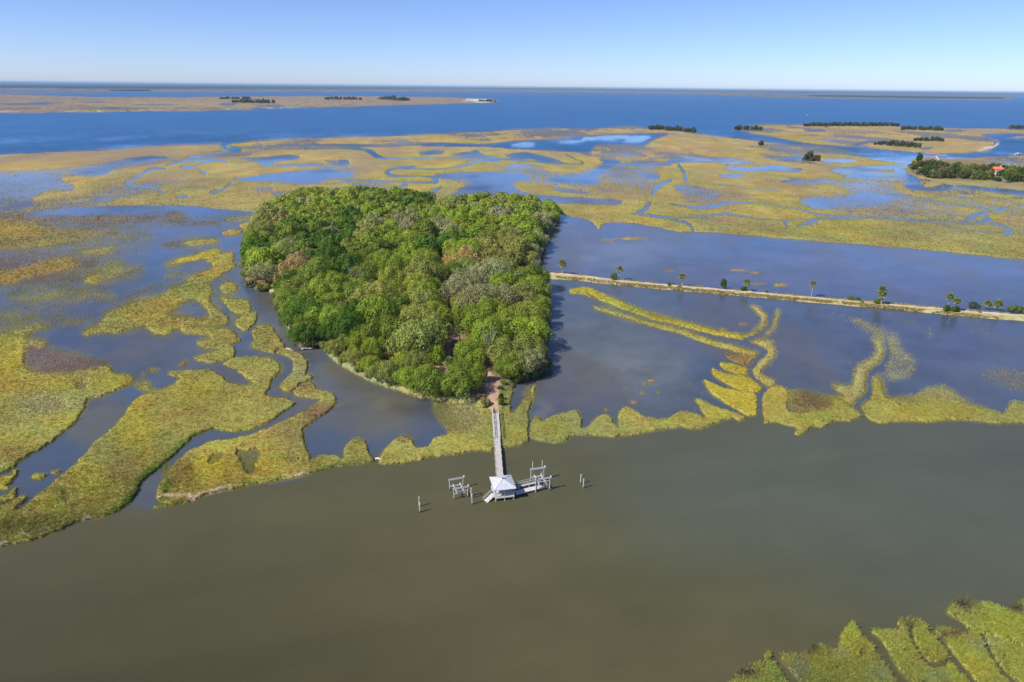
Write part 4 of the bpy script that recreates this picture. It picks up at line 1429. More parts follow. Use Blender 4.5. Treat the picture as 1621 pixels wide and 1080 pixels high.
def frond_crown(seed, n=24, length=1.0, blades=11):
    """a palmetto head: stalked, pleated fans"""
    g = np.random.default_rng(seed)
    V, Fq, C = [], [], []
    for i in range(n):
        az = i * 2.39996 + g.uniform(-.2, .2)
        el = R(80) - (i / n) * R(125) + g.uniform(-.12, .12)
        ln = length * g.uniform(.8, 1.1)
        old = el < R(-34)
        d = Vector((math.cos(az) * math.cos(el), math.sin(az) * math.cos(el), math.sin(el)))
        side = Vector((-math.sin(az), math.cos(az), 0))
        hub = d * ln * .5 - Vector((0, 0, .05 * ln))
        col = (1.5, .95, .62) if old else (g.uniform(.8, 1.2),) * 3
        w = .035 * length
        k = len(V)
        V += [side * w, -side * w, hub - side * w * .6, hub + side * w * .6]
        C += [col] * 4
        Fq.append((k, k + 1, k + 2, k + 3))
        up = d.cross(side)
        for b in range(blades):
            t = (b / (blades - 1) - .5) * R(200)
            bd = d * math.cos(t) + side * math.sin(t)
            L = ln * .58 * (1 - .25 * abs(t) / R(100))
            tip = hub + bd * L + Vector((0, 0, -.22 * L)) + up * (.04 if b % 2 else -.04)
            mid = hub + bd * L * .55 + up * .03
            ww = .075 * length
            sd = bd.cross(up).normalized() * ww
            k = len(V)
            V += [hub, mid - sd, tip, mid + sd]
            tt = 1 + .16 * ((b % 2) * 2 - 1)
            C += [tuple(q * tt for q in col)] * 4
            Fq.append((k, k + 1, k + 2, k + 3))
    return mesh_np('palm_fronds', np.array([tuple(v) for v in V]), np.array(Fq), np.array(C), M_LEAF, link=False)


def palm_trunk(seed, h=1.0, r=.18):
    g = random.Random(seed)
    m = MB()
    bx, by = g.uniform(-.3, .3), g.uniform(-.3, .3)
    pts = [(bx * (t ** 2), by * (t ** 2), h * t - .1) for t in (0, .2, .4, .6, .8, 1)]
    m.tube(pts, [r * 1.25, r * .95, r * .9, r * .9, r * .95, r * 1.15], 9)
    # stubs of old leaf stalks under the head
    for i in range(14):
        a = i * 2.4
        z = h * (.72 + .02 * i) - .1
        f = (z / h) ** 2
        p = Vector((bx * f, by * f, z))
        q = p + Vector((math.cos(a) * r * 2.0, math.sin(a) * r * 2.0, .22))
        m.bar(p, q, .09, .05)
    return m.mesh('palm_trunk', M_GREYBARK), (bx, by, h - .1)


PALM_HEADS = [frond_crown(600 + i) for i in range(3)]

# the wood: palette of the crowns
GRN = (.160, .205, .032)
BRT = (.225, .285, .034)
DRK = (.085, .150, .020)
OLV = (.250, .260, .070)
GRY = (.280, .275, .130)
RST = (.40, .29, .125)
YGR = (.255, .290, .045)
CLS = {'mid-green': GRN, 'bright green': BRT, 'dark green': DRK, 'olive': OLV, 'grey-green': GRY, 'rusty brown': RST, 'yellow-green': YGR}
# crowns whose colour stands out in the picture: px, py of the crown, reach in px, class
SPOTS = [(474, 420, 13, 'rusty brown'), (496, 417, 8, 'rusty brown'), (446, 437, 8, 'rusty brown'), (712, 412, 14, 'rusty brown'), (732, 404, 9, 'rusty brown'), (828, 352, 9, 'rusty brown'),
         (545, 378, 22, 'dark green'), (525, 392, 22, 'dark green'), (505, 405, 16, 'dark green'), (530, 412, 20, 'dark green'), (572, 492, 18, 'dark green'), (548, 424, 20, 'dark green'), (560, 345, 12, 'dark green'),
         (615, 540, 18, 'bright green'), (727, 464, 14, 'bright green'), (618, 444, 16, 'yellow-green'), (600, 500, 22, 'bright green'), (580, 545, 16, 'bright green'), (690, 495, 18, 'bright green'), (660, 400, 14, 'bright green'),
         (650, 412, 12, 'bright green'), (760, 360, 20, 'bright green'), (740, 350, 20, 'bright green'), (480, 358, 12, 'yellow-green'), (510, 355, 10, 'yellow-green'), (660, 372, 12, 'olive'),
         (770, 445, 30, 'grey-green'), (740, 445, 18, 'grey-green'), (790, 460, 20, 'grey-green'), (630, 465, 16, 'olive'), (670, 520, 22, 'olive'), (675, 540, 20, 'olive'), (520, 366, 12, 'grey-green'), (465, 382, 12, 'grey-green'),
         (600, 355, 14, 'grey-green'), (580, 370, 14, 'olive'), (640, 352, 18, 'grey-green'), (700, 365, 16, 'grey-green'), (790, 340, 9, 'grey-green'), (860, 350, 14, 'grey-green'), (858, 372, 16, 'grey-green'), (850, 395, 14, 'grey-green'),
         (820, 545, 24, 'olive'), (800, 530, 18, 'olive'), (840, 570, 18, 'grey-green'), (430, 350, 30, 'olive'), (400, 430, 20, 'olive'), (420, 440, 18, 'grey-green'), (465, 500, 14, 'yellow-green'), (452, 496, 10, 'olive'),
         (540, 560, 26, 'olive'), (560, 575, 20, 'olive'), (530, 545, 16, 'olive'), (490, 540, 14, 'grey-green'), (770, 395, 24, 'olive'), (800, 405, 20, 'olive'), (810, 375, 20, 'olive'), (830, 400, 18, 'olive'), (830, 425, 12, 'yellow-green'),
         (795, 445, 18, 'bright green'), (825, 470, 26, 'olive'), (850, 500, 14, 'olive'), (860, 530, 10, 'mid-green'), (740, 515, 14, 'bright green'), (770, 510, 20, 'bright green'), (740, 545, 16, 'bright green'), (714, 600, 6, 'yellow-green'),
         (700, 600, 8, 'yellow-green'), (690, 612, 24, 'mid-green'), (630, 600, 12, 'bright green'), (745, 610, 24, 'mid-green'), (785, 545, 12, 'yellow-green'), (785, 585, 18, 'mid-green')]

islw = np.array([G(px, py)[:2] for px, py in smooth(ISL, True, 3)])


def inside(poly, x, y):
    p, q = poly, np.roll(poly, -1, 0)
    c = ((p[:, 1] <= y) & (q[:, 1] > y)) | ((q[:, 1] <= y) & (p[:, 1] > y))
    if not c.any():
        return False
    xc = p[c, 0] + (y - p[c, 1]) / (q[c, 1] - p[c, 1]) * (q[c, 0] - p[c, 0])
    return bool((xc > x).sum() % 2)


def pdist(poly, x, y, closed=True):
    p = poly if closed else poly[:-1]
    q = np.roll(poly, -1, 0) if closed else poly[1:]
    d = q - p
    v = np.array([x, y]) - p
    t = np.clip((v * d).sum(1) / np.maximum((d * d).sum(1), 1e-9), 0, 1)
    return np.hypot(*(v - d * t[:, None]).T).min()


TRAIL = np.array([G(px, py)[:2] for px, py in ((690, 395), (697, 425), (702, 465), (706, 500), (714, 535), (718, 562), (706, 588), (700, 602))])
PATH = np.array([G(px, py)[:2] for px, py in ((706, 588), (740, 603), (768, 606), (778, 625), (784, 652))])
CLEAR = [(G(703, 596)[:2], 4.6), (G(618, 583)[:2], 3.0), (G(722, 568)[:2], 4.0), (G(770, 607)[:2], 2.4), (G(706, 331)[:2], 16.0), (G(780, 632)[:2], 4.6), (G(794, 640)[:2], 4.5), (G(722, 540)[:2], 4.0), (G(850, 437)[:2], 14.0), (G(856, 452)[:2], 5.0)]

g = random.Random(11)
trees = []      # x, y, radius


def clash(x, y, r, f):
    for (a, b, c) in trees:
        if (a - x) ** 2 + (b - y) ** 2 < (f * (r + c)) ** 2:
            return True
    return False


def free(x, y, r):
    if not inside(islw, x, y):
        return False
    if pdist(islw, x, y) < r * .62:
        return False
    if pdist(TRAIL, x, y, False) < r * .60 + 1.5 or pdist(PATH, x, y, False) < r * .72 + 1.6:
        return False
    for c, rr in CLEAR:
        if math.hypot(c[0] - x, c[1] - y) < rr + r * .62:
            return False
    return True


bx0, by0 = islw.min(0)
bx1, by1 = islw.max(0)
# front row first, where single crowns can be told apart
for (px, py, r) in ((612, 611, 4.2), (652, 622, 4.6), (678, 627, 5.8), (729, 630, 5.6), (588, 596, 3.4), (700, 630, 3.6), (755, 612, 3.0), (640, 598, 4.4), (560, 583, 3.6), (532, 568, 3.6), (660, 600, 4.6), (745, 585, 5.6), (480, 548, 4.8),
                    (800, 603, 3.6), (814, 601, 4.6), (832, 597, 4.6), (845, 590, 4.6), (800, 585, 5.5), (730, 612, 3.6)):
    p = G(px, py)
    trees.append((p[0], p[1], r))
for (rmin, rmax, f, tries) in ((6.4, 8.4, .74, 4000), (5.6, 6.4, .74, 4000), (4.2, 5.6, .72, 9000), (3.2, 4.2, .70, 9000), (2.4, 3.0, .70, 7000)):
    for i in range(tries):
        x, y = g.uniform(bx0, bx1), g.uniform(by0, by1)
        r = g.uniform(rmin, rmax)
        if free(x, y, r) and not clash(x, y, r, f):
            trees.append((x, y, r))
trees.sort(key=lambda t: math.hypot(t[0], t[1]))

WORDS = ['first', 'second', 'third', 'fourth', 'fifth', 'sixth', 'seventh', 'eighth', 'ninth', 'tenth', 'eleventh', 'twelfth', 'thirteenth', 'fourteenth', 'fifteenth', 'sixteenth', 'seventeenth', 'eighteenth', 'nineteenth', 'twentieth',
         'twenty-first', 'twenty-second', 'twenty-third', 'twenty-fourth', 'twenty-fifth', 'twenty-sixth', 'twenty-seventh', 'twenty-eighth', 'twenty-ninth', 'thirtieth', 'thirty-first', 'thirty-second', 'thirty-third', 'thirty-fourth',
         'thirty-fifth', 'thirty-sixth']


def trail_x(y):
    o = np.argsort(TRAIL[:, 1])
    return float(np.interp(y, TRAIL[o, 1], TRAIL[o, 0]))


N_NAMED = 300
big = [t for t in trees if t[2] >= 3.0]
named = big[:N_NAMED]
namedset = set(named)
rest = [t for t in trees if t not in namedset]
print('trees', len(trees), 'big', len(big), 'named', len(named), 'farthest named', math.hypot(*named[-1][:2]))


def tree_class(x, y, hgt, gg):
    px, py = PXY(x, y, hgt * .72)
    best = None
    for (sx, sy, rr, c) in SPOTS:
        q = math.hypot(px - sx, (py - sy) * 1.15) / rr
        if q < 1 and (best is None or q < best[0]):
            best = (q, c)
    if best:
        return best[1]
    n = float(fbm(np.array(x / 26.), np.array(y / 26.), 801, 2)) + gg.uniform(-.55, .55)
    # the eastern side is greyer, the middle greener
    n += .25 * math.sin(y / 60.)
    if n < -.85:
        return 'dark green'
    if n < -.05:
        return 'mid-green'
    if n < .14:
        return 'olive'
    if n < .60:
        return 'bright green'
    if n < .66:
        return 'grey-green'
    return 'yellow-green'


infos = []
for i, (x, y, r) in enumerate(trees):
    gg = random.Random(i * 77 + 5)
    hgt = (4.2 + r * 1.05) * gg.uniform(.88, 1.14)
    e = pdist(islw, x, y)
    hgt *= .74 + .26 * min(e / 18., 1)
    hgt *= 1 - .12 * min(max((y - 380) / 80., 0), 1)
    c = tree_class(x, y, hgt, gg)
    infos.append((x, y, r, hgt, c, gg, (x, y, r) in namedset))

# words that single each oak out: rows back from the front shore, crowns off the trail
rows = {}
for i, t in enumerate(infos):
    if t[6]:
        front = math.hypot(t[0], t[1])
        rows.setdefault(int((front - 176) // 8.5), []).append(i)
labels = {}
rk = 0
for rr in sorted(rows):
    ids = rows[rr]
    left = sorted([i for i in ids if infos[i][0] < trail_x(infos[i][1])], key=lambda i: -infos[i][0])
    right = sorted([i for i in ids if infos[i][0] >= trail_x(infos[i][1])], key=lambda i: infos[i][0])
    for side, l in (('left', left), ('right', right)):
        for k, i in enumerate(l):
            t = infos[i]
            size = 'broad' if t[2] > 5.4 else ('small' if t[2] < 4.0 else 'rounded')
            rowt = 'front shore row' if rk == 0 else WORDS[min(rk, 35)] + ' row from the shore'
            labels[i] = f"{size} {t[4]} oak, {WORDS[min(k, 35)]} crown {side} of the trail, {rowt}"
    rk += 1

canopy_v, canopy_c = [], []
for i, (x, y, r, hgt, c, gg, nm) in enumerate(infos):
    base = CLS[c]
    j = gg.uniform(.86, 1.16)
    col = tuple(b * q_ * j * gg.uniform(.94, 1.06) for b, q_ in zip(base, (1.34, 1.36, 1.22)))
    fine = c in ('olive', 'grey-green', 'rusty brown') and gg.random() < .75
    rot = gg.uniform(0, 2 * PI)
    if nm:
        o = make_tree('oak_tree', x, y, .8, r * 1.12, hgt, gg.choice(FINE_CROWNS if fine else (NEAR_CROWNS if math.hypot(x, y) < 330 else OAK_CROWNS)), gg.choice(OAK_TRUNKS), col, rot)
        tag(o, labels[i], 'oak tree', 'oaks of the island wood')
    else:
        v, T = crown_arrays(900 + (i % 7), lobes=24, per=90, leaf=.12)
        ca, sa = math.cos(rot), math.sin(rot)
        v = v.reshape(-1, 3)
        q = np.c_[(v[:, 0] * ca - v[:, 1] * sa) * r * 1.12 + x, (v[:, 0] * sa + v[:, 1] * ca) * r * 1.12 + y, v[:, 2] * hgt + .8]
        canopy_v.append(q)
        canopy_c.append(np.repeat(T[:, None] * np.array(col), 4, 0))
cv = np.concatenate(canopy_v)
o = mesh_np('forest_canopy', cv, np.arange(len(cv)).reshape(-1, 4), np.concatenate(canopy_c), M_LEAF)
tag(o, 'low filler trees and back rows of the wooded island closing the canopy', 'forest', kind='stuff')

# shrubs along the water's edge
shrubs = []
gs = random.Random(5)


def put_shrub(x, y, z, r, h, col, label, group, far=False):
    o = make_tree('shrub', x, y, z, r, h, gs.choice(SHRUB_CROWNS), gs.choice(SHRUB_STEMS), col, gs.uniform(0, 6.3), 'foliage', 'stem')
    tag(o, label, 'shrub', group)
    return o


edge_px = [(388, 440, 2.4, OLV), (398, 455, 2.6, GRY), (412, 461, 2.4, OLV), (424, 461, 2.2, BRT), (437, 474, 2.2, OLV), (441, 489, 2.2, GRY), (470, 543, 2.0, OLV), (486, 552, 1.8, GRY), (447, 503, 2.2, OLV), (455, 517, 2.3, YGR), (462, 530, 2.0, OLV), (500, 551, 1.8, OLV), (512, 553, 2.0, OLV), (521, 562, 1.8, GRY), (545, 577, 1.8, OLV), (570, 592, 2.0, OLV), (583, 600, 1.6, GRY), (598, 604, 1.6, OLV),
           (625, 612, 1.6, OLV), (760, 636, 1.7, GRY), (768, 645, 1.9, OLV), (600, 590, 1.6, OLV), (575, 580, 1.8, OLV), (630, 590, 1.8, BRT), (715, 610, 1.7, YGR), (690, 596, 1.5, YGR)]
for k, (px, py, r, c) in enumerate(edge_px):
    p = G(px, py)
    cn = {OLV: 'olive', YGR: 'yellow-green', GRY: 'grey-green', BRT: 'bright green'}[c]
    put_shrub(p[0], p[1], .5, r, r * 1.15, tuple(q * gs.uniform(.9, 1.15) for q in c), f'{cn} shrub on the island front edge, {WORDS[k]} along the shore walking towards the boardwalk', 'shrubs along the island edge')
for k, (px, py, r, h, c) in enumerate([(806, 603, 2.0, 3.0, DRK), (818, 605, 2.3, 3.2, GRN), (830, 603, 2.4, 3.6, OLV), (842, 599, 2.4, 3.4, DRK), (853, 594, 2.2, 3.4, OLV), (862, 584, 2.2, 3.6, GRN)]):
    p = G(px, py)
    put_shrub(p[0], p[1], .4, r, h, c, f'shrub at the shaded right foot of the wood, {WORDS[k]} away from the landing path', 'shrubs at the right foot of the wood')
for k, (px, py, r, h, c) in enumerate([(791, 622, .9, 1.8, GRN), (793, 636, .8, 2.2, DRK), (793, 645, .9, 2.4, GRN), (797, 612, 1.1, 1.6, BRT)]):
    p = G(px, py)
    put_shrub(p[0], p[1], .5, r, h, c, f'narrow green shrub beside the sandy landing path, {WORDS[k]} one from the wood' if k < 3 else 'low bright shrub where the landing path enters the wood', 'shrubs beside the landing path')


def palm(name, px, py, h, s, col, label, group, seed, z=.9):
    p = G(px, py)
    o = empty(name, (p[0], p[1], z), seed * 1.3)
    me, (bx, by, bz) = palm_trunk(seed, h, .17 * s)
    part('trunk', me, o)
    f = part('fronds', PALM_HEADS[seed % 3], o, col)
    f.location = (bx, by, bz)
    f.scale = (1.8 * s,) * 3
    tag(o, label, 'palm', group)
    return o


PCOL = (.24, .27, .06)
wood_palms = [(728, 552, 6, 'palmetto head rising beside the dark trail gap'), (712, 598, 4.5, 'yellow-green palmetto by the clay clearing at the trail end'), (591, 588, 4, 'palmetto with orange dead fronds near the front shore'),
              (542, 506, 8, 'palmetto with brown hanging fronds left of the dark green oak'), (590, 480, 8, 'palmetto with reddish dead fronds right of the dark green oak'), (877, 341, 7, 'palmetto standing on the point at the far right shore'),
              (872, 343, 6, 'shorter palmetto beside the one on the far right point'), (735, 327, 7, 'palmetto by the gap on the back shore of the wood'), (806, 556, 9, 'palmetto with pale fronds deep in the front right oaks')]
for k, (px, py, h, lb) in enumerate(wood_palms):
    palm('palmetto', px, py, h, 1.25, PCOL if k != 2 else (.22, .15, .04), lb, 'palmettos in the wood', 20 + k)

# bare grey trees
for k, (px, py, h, lb) in enumerate(((850, 436, 7, 'bare grey tree at the wood end of the causeway'), (638, 322, 11, 'dark bare-topped tree sticking up from the back edge of the wood'), (705, 336, 6, 'leaning bare grey tree at the gap on the back shore'),
                                     (792, 366, 13, 'bare grey crown showing among the back right oaks'), (640, 390, 13, 'bare grey crown in the middle of the back oaks'), (520, 388, 12.5, 'bare grey crown left of centre above the dark green oaks'),
                                     (776, 575, 10, 'thin grey snag among the front right oaks'), (566, 470, 12, 'grey snag rising between oaks left of the trail'))):
    p = G(px, py)
    o = empty('bare_tree', (p[0], p[1], .7), k)
    t = part('trunk', trunk_mesh('bare_trunk', 700 + k, h=.6, r=.035, limbs=11, material=M_GREYBARK, reach=.45, topz=1.05), o)
    t.scale = (h * .8, h * .8, h)
    if k > 2:
        tag(o, lb, 'bare tree')
        continue
    cr_ = part('twigs', crown_mesh('bare_twigs', 720 + k, lobes=18, per=26, leaf=.09, low=.3), o, (.22, .19, .16) if k != 1 else (.10, .09, .08))
    cr_.scale = (h * .42, h * .42, h)
    tag(o, lb, 'bare tree')

# ------------------------------------------------------------------ causeway
M_CAUSE = mat('causeway', rough=.95, spec=.1, attr='col', var=.12, vscale=1.2, bump=.3, bscale=2)
ctop = smooth([(832, 429), (890, 433), (1000, 446), (1100, 455), (1200, 463.5), (1300, 473), (1400, 481), (1500, 490), (1621, 500), (1760, 513), (1950, 530)], False, 3)
cbot = smooth([(832, 440.5), (890, 442), (1000, 453), (1100, 462), (1200, 470.5), (1300, 479.5), (1400, 488.5), (1500, 498), (1621, 508.5), (1760, 522), (1950, 540)], False, 3)
NL, NC = 420, 17
tt = np.linspace(0, 1, NL)
pt = np.array([G(p[0], p[1] - .4)[:2] for p in ctop])
pb = np.array([G(p[0], p[1] + 1.0)[:2] for p in cbot])
ti = np.linspace(0, 1, len(pt))
A = np.c_[np.interp(tt, ti, pt[:, 0]), np.interp(tt, ti, pt[:, 1])]
B = np.c_[np.interp(tt, ti, pb[:, 0]), np.interp(tt, ti, pb[:, 1])]
cc = np.linspace(0, 1, NC)
V = A[:, None] * (1 - cc)[None, :, None] + B[:, None] * cc[None, :, None]
prof = np.interp(cc, [0, .06, .2, .5, .72, .9, 1], [-.25, .12, .75, .85, .7, .2, -.25])
zz = prof[None] + fbm(V[..., 0] / 3, V[..., 1] / 3, 901, 2) * .12
edge_n = fbm(V[..., 0] / 7, V[..., 1] / 7, 911, 2)
zz = zz + np.where((cc < .12) | (cc > .85), edge_n * .16, 0)
n_ = fbm(V[..., 0] / 9, V[..., 1] / 4, 921, 3)
n2_ = fbm(V[..., 0] / 2., V[..., 1] / 2., 931, 2)
w_s = np.clip(1.25 - np.abs(cc - .36) / .22, 0, 1)[None] * np.clip(.85 + .8 * n_, 0, 1)
sandc = np.array((.56, .44, .36)) * (1 + .15 * n2_[..., None])
grassc = np.array((.40, .34, .16)) * (1 + .2 * n2_[..., None]) + np.clip(n_, -1, 1)[..., None] * np.array((-.06, .0, -.03))
colr = grassc * (1 - w_s[..., None]) + sandc * w_s[..., None]
idx = np.arange(NL * NC).reshape(NL, NC)
q = np.stack([idx[:-1, :-1], idx[1:, :-1], idx[1:, 1:], idx[:-1, 1:]], -1).reshape(-1, 4)[:, ::-1]
o = mesh_np('causeway', np.c_[V.reshape(-1, 2), zz.ravel()], q, np.clip(colr, .02, 1).reshape(-1, 3), M_CAUSE, smooth_sh=True)
tag(o, kind='structure')
# dry grass tufts along the causeway: too many to count
gq = np.random.default_rng(3)
n = 7000
fi = gq.uniform(0, NL - 1.01, n)
ci = np.where(gq.random(n) < .6, gq.uniform(.68, .95, n), gq.uniform(.05, .2, n))
i0 = fi.astype(int)
P = A[i0] * (1 - ci)[:, None] + B[i0] * ci[:, None]
zb = np.interp(ci, cc, prof)
kp = fbm(P[:, 0] / 9, P[:, 1] / 4, 921, 3) < .25
P, zb = P[kp], zb[kp]
n = len(P)
Vt, Ct = [], []
for b in range(3):
    an = gq.uniform(0, 6.28, n)
    wd, hg = gq.uniform(.15, .3, n), gq.uniform(.25, .6, n)
    dx, dy = np.cos(an) * wd, np.sin(an) * wd
    lx, ly = gq.normal(0, .2, n), gq.normal(0, .2, n)
    Vt.append(np.stack([np.c_[P[:, 0] - dx, P[:, 1] - dy, zb - .05], np.c_[P[:, 0] + dx, P[:, 1] + dy, zb - .05], np.c_[P[:, 0] + dx * .6 + lx, P[:, 1] + dy * .6 + ly, zb + hg], np.c_[P[:, 0] - dx * .6 + lx, P[:, 1] - dy * .6 + ly, zb + hg]], 1))
    Ct.append(np.repeat((np.array((.43, .37, .14)) * gq.uniform(.7, 1.25, (n, 1)))[:, None], 4, 1))
Vt = np.concatenate(Vt).reshape(-1, 3)
o = mesh_np('causeway_grass', Vt, np.arange(len(Vt)).reshape(-1, 4), np.concatenate(Ct).reshape(-1, 3), M_BLADE)
tag(o, 'dry straw-coloured grass fringing the sandy causeway', 'grass', kind='stuff')

for k, (px, py, h, s, lb) in enumerate(((890, 436, 5.2, 1.35, 'palmetto on the causeway nearest the wood'), (980, 444.5, 4.6, 1.1, 'palmetto with a dark round bush at its foot on the causeway'),
                                       (1079.5, 454.5, 4.2, 1.1, 'slim palmetto standing alone on the causeway with tiny bushes near its foot'), (1181, 462, 3.6, 1.1, 'short palmetto behind a dark bush, next past the lone round causeway bush'),
                                       (1284, 471, 5.4, 1.0, 'thin palmetto alone on the middle of the causeway'), (1391, 484, 6.2, 1.2, 'taller of the two palmettos close together on the causeway'),
                                       (1394.5, 484.5, 4.2, 1.15, 'lower of the two palmettos close together on the causeway'), (1499, 493.5, 5.6, 1.1, 'palmetto with a narrow green bush at its foot near the causeway end in view'),
                                       (1511, 495, 4.2, 1.0, 'shorter palmetto over a rounded bush near the causeway end in view'), (1577, 493, 2.6, 1.25, 'squat palmetto beside the white sand patch on the causeway'),
                                       (1561, 491, 1.8, 1.1, 'low yellow-green palmetto between the grey bush and the sand patch'))):
    palm('palmetto', px, py, h, s, PCOL, lb, 'palmettos along the causeway', 40 + k)
for k, (px, py, r, h, c, lb) in enumerate(((972, 445.5, 1.9, 3.2, GRN, 'rounded green bush left of a palmetto on the causeway'), (1059, 455, 1.0, 1.6, DRK, 'small dark bush on the causeway just before the slim palmetto'),
                                           (1076, 457.5, 1.3, 1.0, YGR, 'low yellow-green bush at the foot of the slim causeway palmetto'), (1064, 452.5, .9, .9, GRN, 'low bush on the far edge of the causeway near the slim palmetto'),
                                           (1144, 458, 1.5, 4.0, DRK, 'upright dark green bush standing alone on the causeway'), (1177, 463, 1.6, 2.2, DRK, 'dark bush in front of the short causeway palmetto'),
                                           (1213, 466, .8, 1.3, GRN, 'tiny bush between two causeway palmettos'), (1346, 477, 1.5, 1.6, GRN, 'left low bush of the pair before the double palmetto'), (1357, 477.5, 1.3, 1.3, DRK, 'right low bush of the pair before the double palmetto'),
                                           (1364, 483, 1.0, 1.1, OLV, 'little olive bush on the near edge of the causeway'), (1387, 484, 1.4, 2.4, GRN, 'green bush at the foot of the double palmetto'), (1497.5, 495.5, 1.4, 3.0, DRK, 'narrow dark bush under the tall end palmetto'),
                                           (1512, 496.5, 1.7, 2.4, DRK, 'rounded dark bush under the shorter end palmetto'), (1540, 491, 2.8, 2.6, (.12, .13, .085), 'grey-green wide bush on the causeway beyond the palmetto pair'),
                                           (1604, 497, 2.6, 3.0, GRN, 'large rounded bush near the right edge on the causeway'), (1618, 498, 1.9, 2.4, DRK, 'dark bush touching the large rounded one on the causeway'), (1550, 498, .8, .8, OLV, 'tiny bush on the sand in front of the grey bush'))):
    p = G(px, py)
    put_shrub(p[0], p[1], .55, r, h, c, lb, 'bushes along the causeway')
# ------------------------------------------------------------------ dock
M_WOOD = mat('weathered_wood', (.49, .45, .42), .9, .15, var=.28, vscale=2.5)
M_WOODL = mat('pale_wood', (.60, .57, .53), .85, .15, var=.15, vscale=3)
M_WHITE = mat('white_paint', (.56, .56, .54), .5, .3, var=.06, vscale=2)
M_ROOF = mat('metal_roof', (.56, .57, .63), .55, .4, var=.16, vscale=2.2, metallic=.1)
M_PILE = mat('piling_wood', (.44, .42, .35), .9, .15, var=.25, vscale=2)
M_DARK = mat('dark_fitting', (.10, .10, .11), .6, .3)
M_GROWTH = mat('barnacle_band', (.14, .12, .08), .95, .1, var=.4, vscale=5)

# boardwalk: local y runs from the float house to the shore
WA = np.array([-2.24, 132.75])
WB = np.array([-4.40, 168.9])
wl = float(np.hypot(*(WB - WA)))
bw = empty('boardwalk', (WA[0], WA[1], 0), math.atan2(-(WB - WA)[0], (WB - WA)[1]))
tag(bw, 'long weathered plank boardwalk on posts from the sandy landing to the hip-roofed float house', 'boardwalk')
m = MB()
rgn = random.Random(2)
npl = int(wl / .16)
for i in range(npl):
    y = (i + .5) * wl / npl
    m.box((rgn.uniform(-.02, .02), y, 1.06 + rgn.uniform(-.006, .006)), (1.5, .145, .04))
m.build('deck', M_WOOD, bw)
m = MB()
for x in (-.6, 0, .6):
    m.box((x, wl / 2, .93), (.09, wl - .1, .2))
m.build('joists', M_WOOD, bw)
yr = 21.3
npost = 13
for i in range(npost):
    y = .8 + i * (wl - 1.4) / (npost - 1)
    for s in (-1, 1):
        m = MB()
        m.tube([(s * .80, y, -1.2), (s * .80, y, 1.42 if y < yr else 2.08)], [.11, .10], 8)
        m.build('post', M_PILE, bw)
    m = MB()
    m.box((0, y, .76), (1.8, .12, .16))
    m.build('cross_beam', M_WOOD, bw)
for s in (-1, 1):
    m = MB()
    for z in (2.06, 1.62):
        m.box((s * .80, (yr + wl) / 2 - .1, z), (.12 if z > 2 else .05, wl - yr - .3, .05 if z > 2 else .12))
    k = int((wl - yr) / 1.45)
    for i in range(k + 1):
        m.box((s * .74, yr + .1 + i * (wl - yr - .5) / k, 1.55), (.07, .07, 1.0))
    m.build('handrail', M_WOODL, bw)

# gazebo / float house
ga = R(12.5)
gz = empty('gazebo', (-1.71, 130.35, 0), ga)
tag(gz, 'open dock shelter with a pale hip roof at the river end of the boardwalk', 'dock shelter')
m = MB()
for i in range(30):
    m.box((0, -2.42 + (i + .5) * 4.84 / 30, .98 + rgn.uniform(-.005, .005)), (4.2, .152, .045))
m.build('floor', M_WOODL, gz)
m = MB()
for (x, y, sx, sy) in ((0, -2.46, 4.36, .07), (0, 2.46, 4.36, .07), (-2.15, 0, .07, 4.84), (2.15, 0, .07, 4.84)):
    m.box((x, y, .86), (sx, sy, .26))
m.build('fascia', M_WHITE, gz)
for (x, y) in ((-2, -2.3), (0, -2.3), (2, -2.3), (-2, 0), (2, 0), (-2, 2.3), (2, 2.3)):
    m = MB()
    m.box((x, y, 2.06), (.15, .15, 2.1))
    m.build('post', M_WHITE, gz)
    m = MB()
    m.tube([(x, y, -1.5), (x, y, .74)], .13, 8)
    m.build('pile', M_PILE, gz)
# hip roof with ridges and standing seams
ex, ey, ez, az_ = 2.48, 2.82, 3.08, 4.02
m = MB()
pts = [(-ex, -ey, ez), (ex, -ey, ez), (ex, ey, ez), (-ex, ey, ez)]
ap = .16
top = [(-ap, -ap, az_), (ap, -ap, az_), (ap, ap, az_), (-ap, ap, az_)]
for i in range(4):
    j = (i + 1) % 4
    m.quad([pts[i], pts[j], top[j], top[i]])
    a0, a1 = Vector(pts[i]), Vector(pts[j])
    m.quad([a0 - Vector((0, 0, .12)), a1 - Vector((0, 0, .12)), a1, a0])
m.quad(top)
m.quad([(p[0], p[1], p[2] - .12) for p in pts][::-1])
rf = m.build('roof', M_ROOF, gz)
m = MB()
for i in range(4):
    j = (i + 1) % 4
    for k in range(1, 9):
        t = k / 9
        a0 = Vector(pts[i]).lerp(Vector(pts[j]), t)
        c0 = Vector((0, 0, az_))
        # seam rises straight up the slope until it meets a hip
        n_ = Vector((0, 1 if i == 0 else -1, 0)) if i % 2 == 0 else Vector((-1 if i == 1 else 1, 0, 0))
        run = (ey if i % 2 == 0 else ex)
        f = 1 - abs(2 * t - 1)
        e0 = a0 + n_ * run * f + Vector((0, 0, (az_ - ez) * f))
        m.bar(a0 + Vector((0, 0, .02)), e0 + Vector((0, 0, .02)), .035, .03)
m.build('seams', M_ROOF, rf)
m = MB()
for i in range(4):
    m.bar(Vector(pts[i]) + Vector((0, 0, .03)), Vector(top[i]) + Vector((0, 0, .03)), .16, .05)
m.build('hip_caps', M_WHITE, rf)
m = MB()
m.tube([(0, 0, az_ - .02), (0, 0, az_ + .16), (0, 0, az_ + .2), (0, 0, az_ + .34)], [.16, .13, .22, .02], 8)
